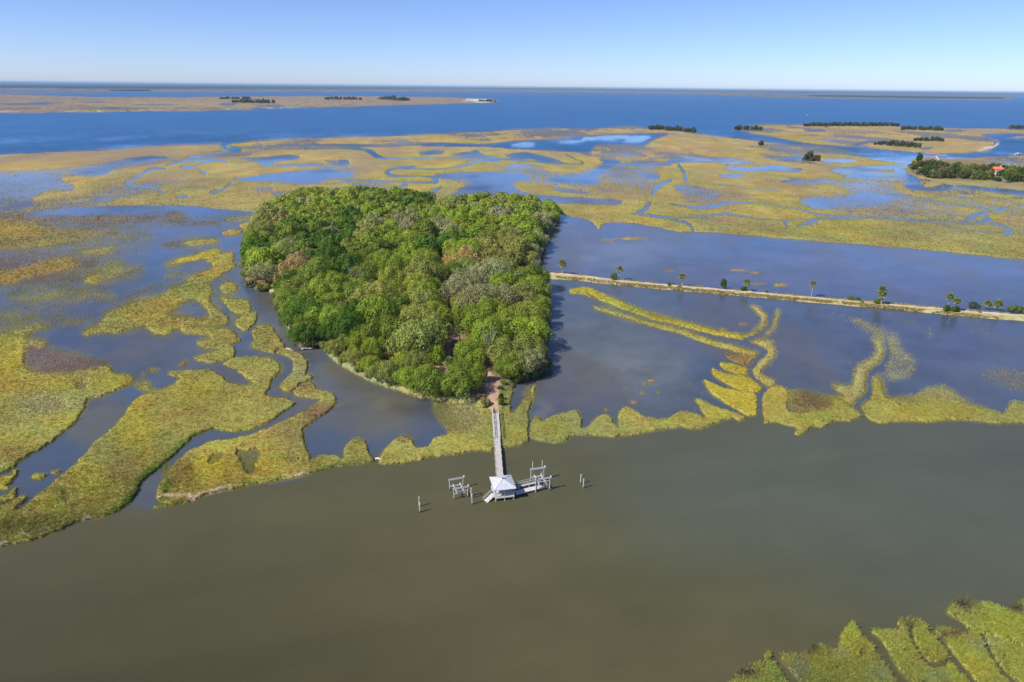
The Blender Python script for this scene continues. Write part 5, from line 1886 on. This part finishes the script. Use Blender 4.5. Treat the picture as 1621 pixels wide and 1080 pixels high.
m.build('finial', M_DARK, rf)
for (a, b) in (((-2, -2.3), (0, -2.3)), ((0, -2.3), (2, -2.3)), ((2, 0), (2, 2.3)), ((-2, 0), (-2, 2.3))):
    m = MB()
    for z in (1.95, 1.5):
        m.bar((a[0], a[1], z), (b[0], b[1], z), .12 if z > 1.9 else .06, .05)
    dx, dy = b[0] - a[0], b[1] - a[1]
    for k in range(1, 8):
        t = k / 8
        m.box((a[0] + dx * t, a[1] + dy * t, 1.5), (.045, .045, .85))
    m.build('railing', M_WHITE, gz)
m = MB()
m.box((.6, -1.9, 1.42), (2.4, .45, .06))
for x in (-.4, 1.6):
    m.box((x, -1.9, 1.2), (.1, .4, .40))
m.build('bench', M_WOOD, gz)
m = MB()
m.box((-1.1, -.9, 1.5), (1.0, .7, .06))
for x in (-1.5, -.7):
    for y in (-1.15, -.65):
        m.box((x, y, 1.24), (.07, .07, .46))
m.build('table', M_WOODL, gz)

# sloping gangway down to the water at the shelter's left
gw = empty('gangway', (-3.75, 128.95, 0), R(12.5))
tag(gw, 'pale sloping gangway with two handrails dropping from the shelter into the river', 'gangway')
m = MB()
La, Lb = Vector((0, 0, 1.0)), Vector((-2.1, -1.1, -.12))
for i in range(13):
    t0, t1 = i / 13, (i + .9) / 13
    p0, p1 = La.lerp(Lb, t0), La.lerp(Lb, t1)
    sd = Vector((.46, -.89, 0)) * .62
    dn = Vector((0, 0, -.07))
    m.hexa([p0 - sd + dn, p0 + sd + dn, p1 + sd + dn, p1 - sd + dn, p0 - sd, p0 + sd, p1 + sd, p1 - sd])
m.build('deck', M_WOODL, gw)
for s in (-1, 1):
    m = MB()
    sd = Vector((.46, -.89, 0)) * .62 * s
    for z in (.9, .45):
        m.bar(La + sd + Vector((0, 0, z)), Lb + sd + Vector((0, 0, z)), .07)
    for t in (0, .33, .66, 1):
        p = La.lerp(Lb, t) + sd
        m.bar(p, p + Vector((0, 0, .92)), .06)
    m.build('handrail', M_WHITE, gw)

# floating dock on the right
fd = empty('floating_dock', (.85, 130.2, 0), R(24))
tag(fd, 'narrow white floating dock reaching from the shelter to the right-hand boat lift', 'floating dock')
m = MB()
for i in range(46):
    m.box((.2 + (i + .5) * .153, 0, .56), (.145, 1.25, .045))
m.build('deck', M_WHITE, fd)
for k in range(4):
    m = MB()
    m.box((1.0 + k * 1.8, 0, .22), (1.3, 1.1, .5))
    m.build('float', M_DARK, fd)
m = MB()
for s in (-1, 1):
    m.box((3.7, s * .66, .50), (7.0, .06, .2))
m.build('fascia', M_WHITE, fd)
cw = empty('catwalk', (1.5, 132.2, 0), R(24))
tag(cw, 'slim railed catwalk behind the white floating dock leading to the lift', 'catwalk')
m = MB()
for i in range(38):
    m.box((.1 + (i + .5) * .145, 0, .86), (.135, .8, .04))
m.build('deck', M_WOOD, cw)
for s in (-1, 1):
    m = MB()
    for z in (1.85, 1.4):
        m.bar((.1, s * .42, z), (5.6, s * .42, z), .07)
    for k in range(5):
        m.bar((.1 + k * 1.37, s * .42, .7), (.1 + k * 1.37, s * .42, 1.87), .07)
    m.build('handrail', M_WHITE, cw)
for x in (.4, 2.8, 5.2):
    m = MB()
    for s in (-1, 1):
        m.tube([(x, s * .42, -1.2), (x, s * .42, .84)], .1, 7)
    m.box((x, 0, .76), (.12, 1.0, .14))
    m.build('pile_bent', M_PILE, cw)


def boat_lift(loc, rz, wx, dy, ht, hb, label, guides=()):
    o = empty('boat_lift', (*loc, 0), rz)
    tag(o, label, 'boat lift', 'boat lifts either side of the dock shelter')
    for x in (-wx / 2, wx / 2):
        for y in (-dy / 2, dy / 2):
            m = MB()
            m.tube([(x, y, -1.5), (x, y, ht)], [.13, .115], 9)
            p = m.build('pile', M_PILE, o)
            m = MB()
            m.tube([(x, y, -.2), (x, y, .35)], .138, 9)
            m.build('barnacle_band', M_GROWTH, p)
    for y in (-dy / 2, dy / 2):
        m = MB()
        # I-beam
        m.box((0, y, ht + .24), (wx + .5, .2, .05))
        m.box((0, y, ht + .03), (wx + .5, .2, .05))
        m.box((0, y, ht + .135), (wx + .5, .08, .17))
        m.build('top_beam', M_WHITE, o)
        m = MB()
        m.tube([(-wx / 2 - .2, y, ht + .36), (wx / 2 + .2, y, ht + .36)], .05, 6)
        m.build('drive_shaft', M_WHITE, o)
        m = MB()
        xx_ = wx / 2 + .18
        m.box((xx_, y, ht + .48), (.26, .24, .40))
        m.tube([(xx_, y - .15, ht + .55), (xx_, y - .42, ht + .55)], .13, 8)
        m.build('motor', M_WHITE, o)
    zc = hb
    for y in (-dy / 2 + .35, dy / 2 - .35):
        m = MB()
        m.box((0, y, zc), (wx - .1, .16, .18))
        m.build('cradle_beam', M_WHITE, o)
        for x in (-wx / 2 + .2, wx / 2 - .2):
            m = MB()
            m.tube([(x, y, zc), (x, math.copysign(dy / 2, y), ht)], .018, 4)
            m.build('cable', M_DARK, o)
    for x in (-wx * .26, wx * .26):
        m = MB()
        m.box((x, 0, zc + .24), (.12, dy + .3, .22))
        m.build('bunk', M_WOODL, o)
    m = MB()
    m.box((0, -dy / 2 - .02, ht - .55), (wx + .1, .07, .2))
    m.build('brace', M_WHITE, o)
    for (x, y, z) in guides:
        m = MB()
        m.tube([(x, y, -1.2), (x, y, z)], .075, 8)
        m.build('guide_pole', M_WHITE, o)
    return o


boat_lift((-11.5, 130.55), R(19), 3.1, 3.9, 2.45, 1.15, 'empty white boat lift standing alone in the river left of the dock shelter')
boat_lift((6.75, 134.1), R(15), 3.1, 4.4, 3.0, 1.35, 'empty white boat lift with tall guide poles at the end of the floating dock', ((-1.15, 2.4, 5.0), (1.15, 2.4, 5.0), (-1.75, -2.3, 4.2)))

for k, (px, py, h, lb) in enumerate(((663.9, 802, 2.35, 'rear one of the two mooring posts standing alone farthest left in the river'), (665, 811, 2.3, 'front one of the two mooring posts standing alone farthest left in the river'),
                                     (746.3, 789, 2.6, 'rear mooring post between the left boat lift and the gangway'), (747.8, 798.5, 2.55, 'front mooring post between the left boat lift and the gangway'),
                                     (919.3, 766, 2.4, 'rear one of two mooring posts standing alone right of the boat lift'), (923.3, 773, 2.35, 'front one of two mooring posts standing alone right of the boat lift'))):
    p = G(px, py)
    o = empty('piling', (p[0], p[1], 0), k)
    m = MB()
    m.tube([(0, 0, -1.5), (.02, 0, h * .5), (.03, .02, h)], [.17, .155, .14], 10)
    m.build('shaft', M_PILE, o)
    m = MB()
    m.tube([(0.03, .02, h), (.03, .02, h + .14)], [.15, .02], 10)
    m.build('cap', M_WHITE, o)
    m = MB()
    m.tube([(0, 0, -.3), (0, 0, .4)], .176, 10)
    m.build('barnacle_band', M_GROWTH, o)
    tag(o, lb, 'mooring post', 'mooring posts in the river')

for k, (px, py, L, rz, lb) in enumerate(((458, 555, 3.6, R(-35), 'bleached driftwood log on the curved islet tip by the wood'), (487, 553.5, 4.2, R(10), 'bleached driftwood log lying off the western shore of the wood'),
                                         (600, 729, 1.8, R(-20), 'pale driftwood stuck in the narrow gap of the river bank'))):
    p = G(px, py)
    o = empty('driftwood_log', (p[0], p[1], .35), rz)
    m = MB()
    m.tube([(-L / 2, 0, -.1), (-L / 6, .15, .1), (L / 5, -.05, .05), (L / 2, .2, .15)], [.28, .24, .2, .07], 8)
    m.tube([(0, .1, .1), (.4, .7, .4)], [.11, .03], 6)
    m.tube([(L * .22, 0, .05), (L * .3, -.5, .35)], [.09, .03], 6)
    m.build('log', M_WOODL, o)
    tag(o, lb, 'driftwood')

# ------------------------------------------------------------------ person on the landing path
M_SKIN = mat('skin', (.50, .33, .24), .6, .3)
M_BLUE = mat('blue_cloth', (.16, .30, .70), .85, .1)
M_SHORT = mat('pale_blue_cloth', (.40, .52, .72), .85, .1)
M_HAIR = mat('hair', (.06, .045, .03), .7, .2)


def skin_obj(name, verts, edges, radii, material, parent, root=0, sub=1):
    me = bpy.data.meshes.new(name)
    me.from_pydata(verts, edges, [])
    o = bpy.data.objects.new(name, me)
    COL.objects.link(o)
    o.parent = parent
    md = o.modifiers.new('skin', 'SKIN')
    if not me.skin_vertices:
        me.attributes.new('skin_vertices', 'FLOAT', 'POINT')
    for i, r in enumerate(radii):
        sv = me.skin_vertices[0].data[i]
        sv.radius = (r, r)
        sv.use_root = (i == root)
    o.modifiers.new('sub', 'SUBSURF').levels = sub
    o.modifiers['sub'].render_levels = sub
    me.materials.append(material)
    return o


def build_person(loc, rz):
    o = empty('person', loc, rz)
    V = [(0, 0, .94), (0, 0, 1.12), (0, .01, 1.36), (0, 0, 1.48), (0, -.01, 1.55), (0, -.02, 1.64), (0, -.02, 1.73)]
    rr = [.145, .135, .15, .06, .055, .10, .075]
    E = [(i, i + 1) for i in range(6)]

    def add(p, r, a):
        V.append(p)
        rr.append(r)
        E.append((a, len(V) - 1))
        return len(V) - 1
    for s in (-1, 1):
        st = s * .06
        h = add((s * .10, 0, .86), .10, 0)
        kn = add((s * .12, -.03 + st, .48), .062, h)
        an = add((s * .13, st * 1.3, .09), .042, kn)
        add((s * .14, -.15 + st * 1.3, .04), .038, an)
        sh = add((s * .19, .01, 1.40), .062, 2)
        el = add((s * .26, .02, 1.12), .042, sh)
        wr = add((s * .25, -.10, .90), .030, el)
        pa = add((s * .25, -.13, .84), .034, wr)
        for f in range(4):
            k = add((s * .25 + (f - 1.5) * .018, -.14, .79), .0095, pa)
            add((s * .25 + (f - 1.5) * .020, -.13, .745 + .008 * abs(f - 1.3)), .008, k)
        k = add((s * .25 - s * .038, -.15, .83), .011, pa)
        add((s * .25 - s * .048, -.165, .79), .009, k)
    skin_obj('body', V, E, rr, M_SKIN, o)
    skin_obj('shirt', [(0, 0, .92), (0, 0, 1.14), (0, .01, 1.37), (0, 0, 1.45), (-.19, .01, 1.405), (-.25, .02, 1.2), (.19, .01, 1.405), (.25, .02, 1.2)], [(0, 1), (1, 2), (2, 3), (2, 4), (4, 5), (2, 6), (6, 7)],
             [.17, .155, .17, .08, .08, .065, .08, .065], M_BLUE, o)
    skin_obj('shorts', [(0, 0, .92), (-.10, -.005, .84), (-.118, -.04, .55), (.10, -.005, .84), (.118, .03, .55)], [(0, 1), (1, 2), (0, 3), (3, 4)], [.16, .12, .09, .12, .09], M_SHORT, o)
    skin_obj('hair', [(0, .0, 1.66), (0, -.005, 1.74), (0, .05, 1.62)], [(0, 1), (0, 2)], [.112, .085, .07], M_HAIR, o)
    m = MB()
    for s in (-1, 1):
        m.box((s * .035, -.118, 1.655), (.022, .012, .012))
    m.build('eyes', M_DARK, o)
    m = MB()
    m.hexa([(-.014, -.112, 1.605), (.014, -.112, 1.605), (.014, -.145, 1.605), (-.014, -.145, 1.605), (-.006, -.11, 1.65), (.006, -.11, 1.65), (.006, -.12, 1.65), (-.006, -.12, 1.65)])
    m.build('nose', M_SKIN, o)
    tag(o, 'person in a blue top walking where the landing path enters the wood', 'person')


pp = G(769, 606, .95)
build_person((pp[0], pp[1], .95), R(20))

# ------------------------------------------------------------------ far trees, one by one
gf = random.Random(31)
FCOL = [(.085, .115, .034), (.105, .130, .038), (.070, .100, .032), (.115, .125, .048)]


def clump(x0, x1, yb0, yb1, hm, n, phrase, group, depth=0.0, lo=.75, tall=None):
    """trees of one clump; x0..x1 along the near edge, depth in picture rows behind it"""
    lst = []
    for i in range(n):
        t = (i + .5) / n + gf.uniform(-.35, .35) / n
        px = x0 + (x1 - x0) * t
        py = yb0 + (yb1 - yb0) * t - gf.uniform(0, depth) * (1 - abs(2 * t - 1) ** 3)
        lst.append((px, py))
    lst.sort()
    for i, (px, py) in enumerate(lst):
        p = G(px, py)
        h = hm * gf.uniform(lo, 1.15) * (.8 + .2 * math.sin(PI * (i + .5) / n))
        a_, b_ = G(x0, yb0), G(x1, yb1)
        r = max(h * gf.uniform(.42, .62), float(np.hypot(*(b_ - a_)[:2])) / n * gf.uniform(.55, .8))
        cr_ = gf.choice(FAR_CROWNS)
        if tall and i in tall:
            h *= 1.5
            r = h * .32
            cr_ = gf.choice(TALL_CROWNS)
        c = gf.choice(FCOL)
        o = make_tree('hammock_tree', p[0], p[1], .3, r, h, cr_, gf.choice(FAR_TRUNKS), c, gf.uniform(0, 6.3))
        tag(o, (f'{WORDS[i]} tree from the left, {phrase}') if i < 36 else f'tree {phrase}', 'tree', group)


clump(1384, 1456, 230, 235, 7.5, 17, 'nearer dark hammock on the far marsh island', 'trees of the nearer hammock on the far island', 3)
clump(1445, 1494, 223.5, 224.5, 7, 12, 'middle hammock on the far marsh island', 'trees of the middle hammock on the far island', 1)
clump(1426, 1494, 206, 208, 10, 16, 'dark hammock on the outer edge of the far island', 'trees of the outer hammock on the far island', 1)
clump(1272, 1424, 200.5, 200, 9, 36, 'long tree line at the back of the far island', 'trees of the long line on the far island', .7)
clump(1163, 1207, 206, 206.5, 9.5, 11, 'the grove on the left point of the far island', 'trees of the grove on the far island point', 1)
clump(1025, 1103, 205.5, 210.5, 10, 18, 'the grove on the outer point of the wide marsh', 'trees of the grove on the marsh point', 1.5)
clump(1199, 1210, 230.5, 230.5, 7, 3, 'the tiny clump beside the tidal inlet', 'trees of the clump beside the inlet')
clump(1272, 1298, 255, 255.5, 8, 5, 'the small clump alone in the wide marsh', 'trees of the lone marsh clump', 0, .8, {1})
clump(1600, 1650, 204, 204, 9, 8, 'the clump at the far right on the outer shore', 'trees of the outer right clump', .5)
clump(347, 398, 157, 157.5, 14, 9, 'the back grove on the sandy marsh island', 'trees of the back grove on the sandy island', .5)
clump(368, 434, 163.2, 164, 18, 13, 'the front grove on the sandy marsh island', 'trees of the front grove on the sandy island', .6)
clump(512, 572, 158, 158.6, 17, 12, 'the middle grove on the sandy marsh island', 'trees of the middle grove on the sandy island', .5)
clump(609, 640, 157.5, 160, 20, 6, 'the tall grove near the tip of the sandy island', 'trees of the tall grove on the sandy island', .5, .75, {2, 3})
clump(758, 784, 161, 161.5, 12, 6, 'the low clump on the tip of the sandy island', 'trees of the low clump on the sandy tip', .5)
# wood around the red-roofed house: front, middle and back rows
for (dy_, n, ph, h) in ((-3, 26, 'front row of the red-roofed house wood', 8), (-11, 26, 'middle row of the red-roofed house wood', 8.0), (-18, 24, 'back row of the red-roofed house wood', 8.0)):
    xa = {-3: 1452, -11: 1442, -18: 1446}[dy_]
    lst = []
    for i in range(n):
        t = (i + .5) / n + gf.uniform(-.3, .3) / n
        px = xa + (1720 - xa) * t
        py = 283 + (px - 1452) * .058 + dy_ * (1 - .1 * t) + gf.uniform(-2, 2) - (4 if px < 1460 else 0)
        if abs(px - 1577) < 10 and dy_ == -3:
            h2 = 3.5
        elif abs(px - 1575) < 9 and dy_ == -11:
            continue
        else:
            h2 = h
        lst.append((px, py, h2))
    for i, (px, py, h2) in enumerate(sorted(lst)):
        p = G(px, py)
        hh = h2 * gf.uniform(.75, 1.15)
        tallp = gf.random() < .10 and h2 > 5
        if tallp:
            hh *= 1.4
        r = hh * (gf.uniform(.62, .86) if not tallp else .40)
        b = gf.choice([GRN, OLV, DRK, GRN, (.12, .15, .04)])
        o = make_tree('hammock_tree', p[0], p[1], .5, r, hh, gf.choice(TALL_CROWNS if tallp else FAR_CROWNS), gf.choice(FAR_TRUNKS), tuple(q * gf.uniform(.62, .85) for q in b), gf.uniform(0, 6.3))
        tag(o, f'{WORDS[i]} tree from the left, {ph}', 'tree', 'trees around the red-roofed house')

# house with a red roof in that wood
M_TILE = mat('red_tile', (.62, .17, .09), .8, .2, var=.15, vscale=2)
M_GLASS = mat('window_glass', (.05, .07, .09), .1, .5)
p = G(1577, 277)
hs = empty('house', (p[0], p[1], .5), R(-28))
tag(hs, 'white house with a red tiled roof half hidden in the wood on the right', 'house')
m = MB()
m.box((0, 0, 2.9), (13, 8, 5.8))
m.box((-3.2, -5.0, 2.0), (5, 3.0, 4.0))
m.build('wall', M_WHITE, hs)
m = MB()
ex, ey, z0, z1 = 7.2, 4.8, 5.8, 8.3
a = [(-ex, -ey, z0), (ex, -ey, z0), (ex, ey, z0), (-ex, ey, z0)]
rl, rr_ = (-3.2, 0, z1), (3.2, 0, z1)
m.quad([a[0], a[1], rr_, rl])
m.quad([a[1], a[2], rr_])
m.quad([a[2], a[3], rl, rr_])
m.quad([a[3], a[0], rl])
m.quad([(q[0], q[1], q[2] - .05) for q in a][::-1])
b = [(-6.1, -6.9, 4.0), (-.3, -6.9, 4.0), (-.3, -4.02, 5.2), (-6.1, -4.02, 5.2)]
m.quad(b)
m.quad([(q[0], q[1], q[2] - .15) for q in b][::-1])
rf = m.build('roof', M_TILE, hs)
m = MB()
m.box((2.2, 1.0, 8.4), (1.0, 1.0, 2.0))
m.build('chimney', M_WHITE, rf)
for (x, z) in ((1.2, 4.2), (3.4, 4.2), (5.4, 4.2), (1.2, 1.7), (5.4, 1.7)):
    m = MB()
    m.box((x, -4.03, z), (1.2, .08, 1.5))
    wn = m.build('window', M_WHITE, hs)
    m = MB()
    m.box((x, -4.08, z), (1.0, .04, 1.3))
    m.build('pane', M_GLASS, wn)
m = MB()
m.box((3.3, -4.04, 1.1), (1.1, .1, 2.2))
m.build('door', M_WOOD, hs)

# boathouse with a red-brown roof over the inlet
M_RBR = mat('red_brown_roof', (.42, .16, .11), .85, .2, var=.15, vscale=.8)
p = G(1474, 248.3)
bh = empty('boathouse', (p[0], p[1], 0), R(-30))
tag(bh, 'open boathouse with a red-brown roof on piles over the tidal inlet', 'boathouse')
m = MB()
m.box((0, 0, 1.3), (15, 6, .25))
m.build('deck', M_WOOD, bh)
for x in (-7, -3.5, 0, 3.5, 7):
    for y in (-2.7, 2.7):
        m = MB()
        m.tube([(x, y, -1), (x, y, 4.0)], .17, 6)
        m.build('post', M_RBR, bh)
m = MB()
m.quad([(-7.9, -3.6, 3.9), (7.9, -3.6, 3.9), (7.9, 0, 5.4), (-7.9, 0, 5.4)])
m.quad([(7.9, 3.6, 3.9), (-7.9, 3.6, 3.9), (-7.9, 0, 5.4), (7.9, 0, 5.4)])
m.quad([(7.9, -3.6, 3.9), (7.9, 3.6, 3.9), (7.9, 0, 5.4)])
m.quad([(-7.9, 3.6, 3.9), (-7.9, -3.6, 3.9), (-7.9, 0, 5.4)])
m.quad([(-7.9, -3.6, 3.88), (-7.9, 3.6, 3.88), (7.9, 3.6, 3.88), (7.9, -3.6, 3.88)])
m.build('roof', M_RBR, bh)
m = MB()
for x in (-7, -3.5, 0, 3.5, 7):
    m.box((x, 2.95, 2.0), (.1, .1, 1.2))
m.box((0, 2.95, 2.6), (14.4, .12, .12))
m.build('railing', M_RBR, bh)
pa, pb_ = G(1481, 249), G(1487, 257)
wk = empty('pier', (pa[0], pa[1], 0), math.atan2(-(pb_ - pa)[0], (pb_ - pa)[1]))
tag(wk, 'thin pale pier running from the red-brown boathouse back to the wood', 'pier')
Lp = float(np.hypot(*(pb_ - pa)[:2]))
m = MB()
m.box((0, Lp / 2, 1.5), (2.0, Lp, .15))
m.build('deck', M_WOODL, wk)
for i in range(9):
    m = MB()
    for s in (-.8, .8):
        m.tube([(s, 1 + i * (Lp - 2) / 8, -.8), (s, 1 + i * (Lp - 2) / 8, 1.42)], .12, 6)
    m.build('pile_bent', M_PILE, wk)


def boat(px, py, L, rz, label, cabin=True, wake=False):
    p = G(px, py)
    o = empty('boat', (p[0], p[1], 0), rz)
    m = MB()
    W = L * .3
    st = [(-.5, .85, .0), (-.2, 1.0, .0), (.15, .92, .05), (.38, .55, .12), (.5, .04, .22)]
    for i in range(len(st) - 1):
        (xa, wa, za), (xb, wb, zb) = st[i], st[i + 1]
        A_ = [(xa * L, -wa * W * .3, -.25), (xa * L, -wa * W / 2, L * .11 + za * L * .3), (xa * L, wa * W / 2, L * .11 + za * L * .3), (xa * L, wa * W * .3, -.25)]
        B_ = [(xb * L, -wb * W * .3, -.25), (xb * L, -wb * W / 2, L * .11 + zb * L * .3), (xb * L, wb * W / 2, L * .11 + zb * L * .3), (xb * L, wb * W * .3, -.25)]
        for k in range(4):
            j = (k + 1) % 4
            m.quad([A_[k], A_[j], B_[j], B_[k]])
        if i == 0:
            m.quad(A_)
    m.build('hull', M_WHITE, o)
    if cabin:
        m = MB()
        m.hexa([(-.2 * L, -W * .32, L * .11), (.2 * L, -W * .28, L * .12), (.2 * L, W * .28, L * .12), (-.2 * L, W * .32, L * .11), (-.18 * L, -W * .28, L * .26), (.1 * L, -W * .24, L * .26), (.1 * L, W * .24, L * .26), (-.18 * L, W * .28, L * .26)])
        m.build('cabin', M_WHITE, o)
        m = MB()
        m.box((-.03 * L, 0, L * .20), (.2 * L, W * .62, L * .05))
        m.build('window_band', M_GLASS, o)
    tag(o, label, 'boat')
    return o


boat(1279, 183, 13, R(200), 'small white boat out alone on the open blue sound')
boat(1491, 247.5, 13, R(-15), 'low white boat moored beside the red-brown boathouse', False)
boat(1612, 245, 11, R(10), 'white cabin boat lying at the far right edge of the inlet')

# ------------------------------------------------------------------ far mainland woods
M_WOODS = mat('far_woods', (.016, .030, .022), .95, .1, var=.3, vscale=.02)


def woods(pts_near, pts_far, h, label, step=1.1):
    """a belt of forest between two traced lines, raised into uneven tree tops"""
    na = np.array(pts_near, float)
    fa = np.array(pts_far, float)
    n = int((na[-1, 0] - na[0, 0]) / step)
    xs = np.linspace(na[0, 0], na[-1, 0], n)
    A_ = np.array([G(x, np.interp(x, na[:, 0], na[:, 1]))[:2] for x in xs])
    B_ = np.array([G(x, np.interp(x, fa[:, 0], fa[:, 1]))[:2] for x in xs])
    K = 7
    c = np.linspace(0, 1, K)
    V = A_[:, None] * (1 - c)[None, :, None] + B_[:, None] * c[None, :, None]
    gg = np.random.default_rng(int(h * 10))
    z = h * gg.uniform(.55, 1.15, (n, K))
    z[:, 0] = 0
    z[:, -1] = 0
    V[:, 1] = V[:, 0] + (V[:, 2] - V[:, 0]) * .05
    en = np.clip(np.minimum(np.arange(n), n - 1 - np.arange(n)) / 4., 0, 1)
    z *= en[:, None]
    idx = np.arange(n * K).reshape(n, K)
    q = np.stack([idx[:-1, :-1], idx[:-1, 1:], idx[1:, 1:], idx[1:, :-1]], -1).reshape(-1, 4)[:, ::-1]
    o = mesh_np('far_woods', np.c_[V.reshape(-1, 2), z.ravel()], q, None, M_WOODS)
    tag(o, label, 'woods', kind='stuff')


def hline(x, off):
    return HOR + (x - 810.5) * math.tan(ROLL) + off


woods([(x, hline(x, 4.2)) for x in (-330, 400, 1000, 1950)], [(x, hline(x, 1.9)) for x in (-330, 400, 1000, 1950)], 26, 'dark unbroken line of woods along the whole horizon', 1.3)
woods([(-330, 140.5), (0, 139.3), (150, 139.5), (240, 140.5)], [(-330, 134), (0, 134), (150, 135), (240, 137)], 16, 'dark woods at the left end of the far mainland')
woods([(95, 140.3), (300, 140.8), (520, 141), (620, 141.2)], [(95, 136), (300, 136), (520, 137), (620, 138)], 16, 'broad dark woods left of centre on the far mainland')
woods([(600, 140.7), (760, 141), (900, 141.2), (1010, 143)], [(600, 138), (760, 138.6), (900, 139.5), (1010, 141)], 16, 'thin dark woods at the centre of the far mainland')
woods([(990, 143.6), (1100, 145), (1200, 146.5), (1300, 148.0)], [(990, 141.5), (1100, 143), (1200, 144), (1300, 145.5)], 15, 'dark woods right of centre on the far mainland')
woods([(1280, 152.5), (1400, 154.6), (1500, 156), (1590, 156.8)], [(1280, 150.5), (1400, 152), (1500, 153), (1590, 154.5)], 5, 'low scrubby woods on the long spit at the far right')
woods([(172, 144.1), (205, 144.4), (240, 144.5)], [(172, 143.3), (205, 143.5), (240, 143.6)], 12, 'small wooded hump on the far shore at the left')

# ------------------------------------------------------------------ air
def haze():
    m = bpy.data.materials.new('haze')
    m.use_nodes = True
    nt = m.node_tree
    for n in list(nt.nodes):
        nt.nodes.remove(n)
    out = nt.nodes.new('ShaderNodeOutputMaterial')
    v = nt.nodes.new('ShaderNodeVolumePrincipled')
    v.inputs['Color'].default_value = (.46, .70, 1.0, 1)
    v.inputs['Density'].default_value = HAZE
    v.inputs['Anisotropy'].default_value = .0
    nt.links.new(v.outputs[0], out.inputs['Volume'])
    mb = MB()
    mb.box((0, 30000, 46.0), (140000, 80000, 98.0))
    o = mb.build('haze', m)
    tag(o, kind='stuff')
    o['label'] = 'thin bluish haze over the far water and marsh'
    o['category'] = 'haze'


HAZE = 3.6e-5
haze()


# ------------------------------------------------------------------ light
SUN_EL = R(44)
SUN_AZ = math.atan2(-0.87, -0.50)      # towards the sun, from +Y clockwise: behind the camera, to the left
w = bpy.data.worlds.new('World')
scene.world = w
w.use_nodes = True
nt = w.node_tree
bg = nt.nodes['Background']
sky = nt.nodes.new('ShaderNodeTexSky')
sky.sky_type = 'NISHITA'
sky.sun_disc = False
sky.sun_elevation = SUN_EL
sky.sun_rotation = SUN_AZ
sky.altitude = 80
sky.air_density = 0.65
sky.dust_density = 0.3
sky.ozone_density = 9.0
tn = nt.nodes.new('ShaderNodeVectorMath')
tn.operation = 'MULTIPLY'
tn.inputs[1].default_value = (1.10, .955, .98)
nt.links.new(sky.outputs['Color'], tn.inputs[0])
nt.links.new(tn.outputs['Vector'], bg.inputs['Color'])
bg.inputs['Strength'].default_value = 0.122
sl = bpy.data.lights.new('sun', 'SUN')
sl.energy = 4.4
sl.angle = R(.53)
sl.color = (1.0, .95, .86)
so = bpy.data.objects.new('sun', sl)
COL.objects.link(so)
tos = Vector((math.sin(SUN_AZ) * math.cos(SUN_EL), math.cos(SUN_AZ) * math.cos(SUN_EL), math.sin(SUN_EL)))
so.rotation_euler = tos.to_track_quat('Z', 'Y').to_euler()
so.location = (-300, -200, 400)
vs = scene.view_settings
vs.view_transform = 'Standard'
vs.look = 'None'
vs.exposure = 0.4
vs.gamma = 1.0
scene.cycles.use_denoising = True
scene.cycles.max_bounces = 6
scene.cycles.diffuse_bounces = 3
scene.cycles.transparent_max_bounces = 8
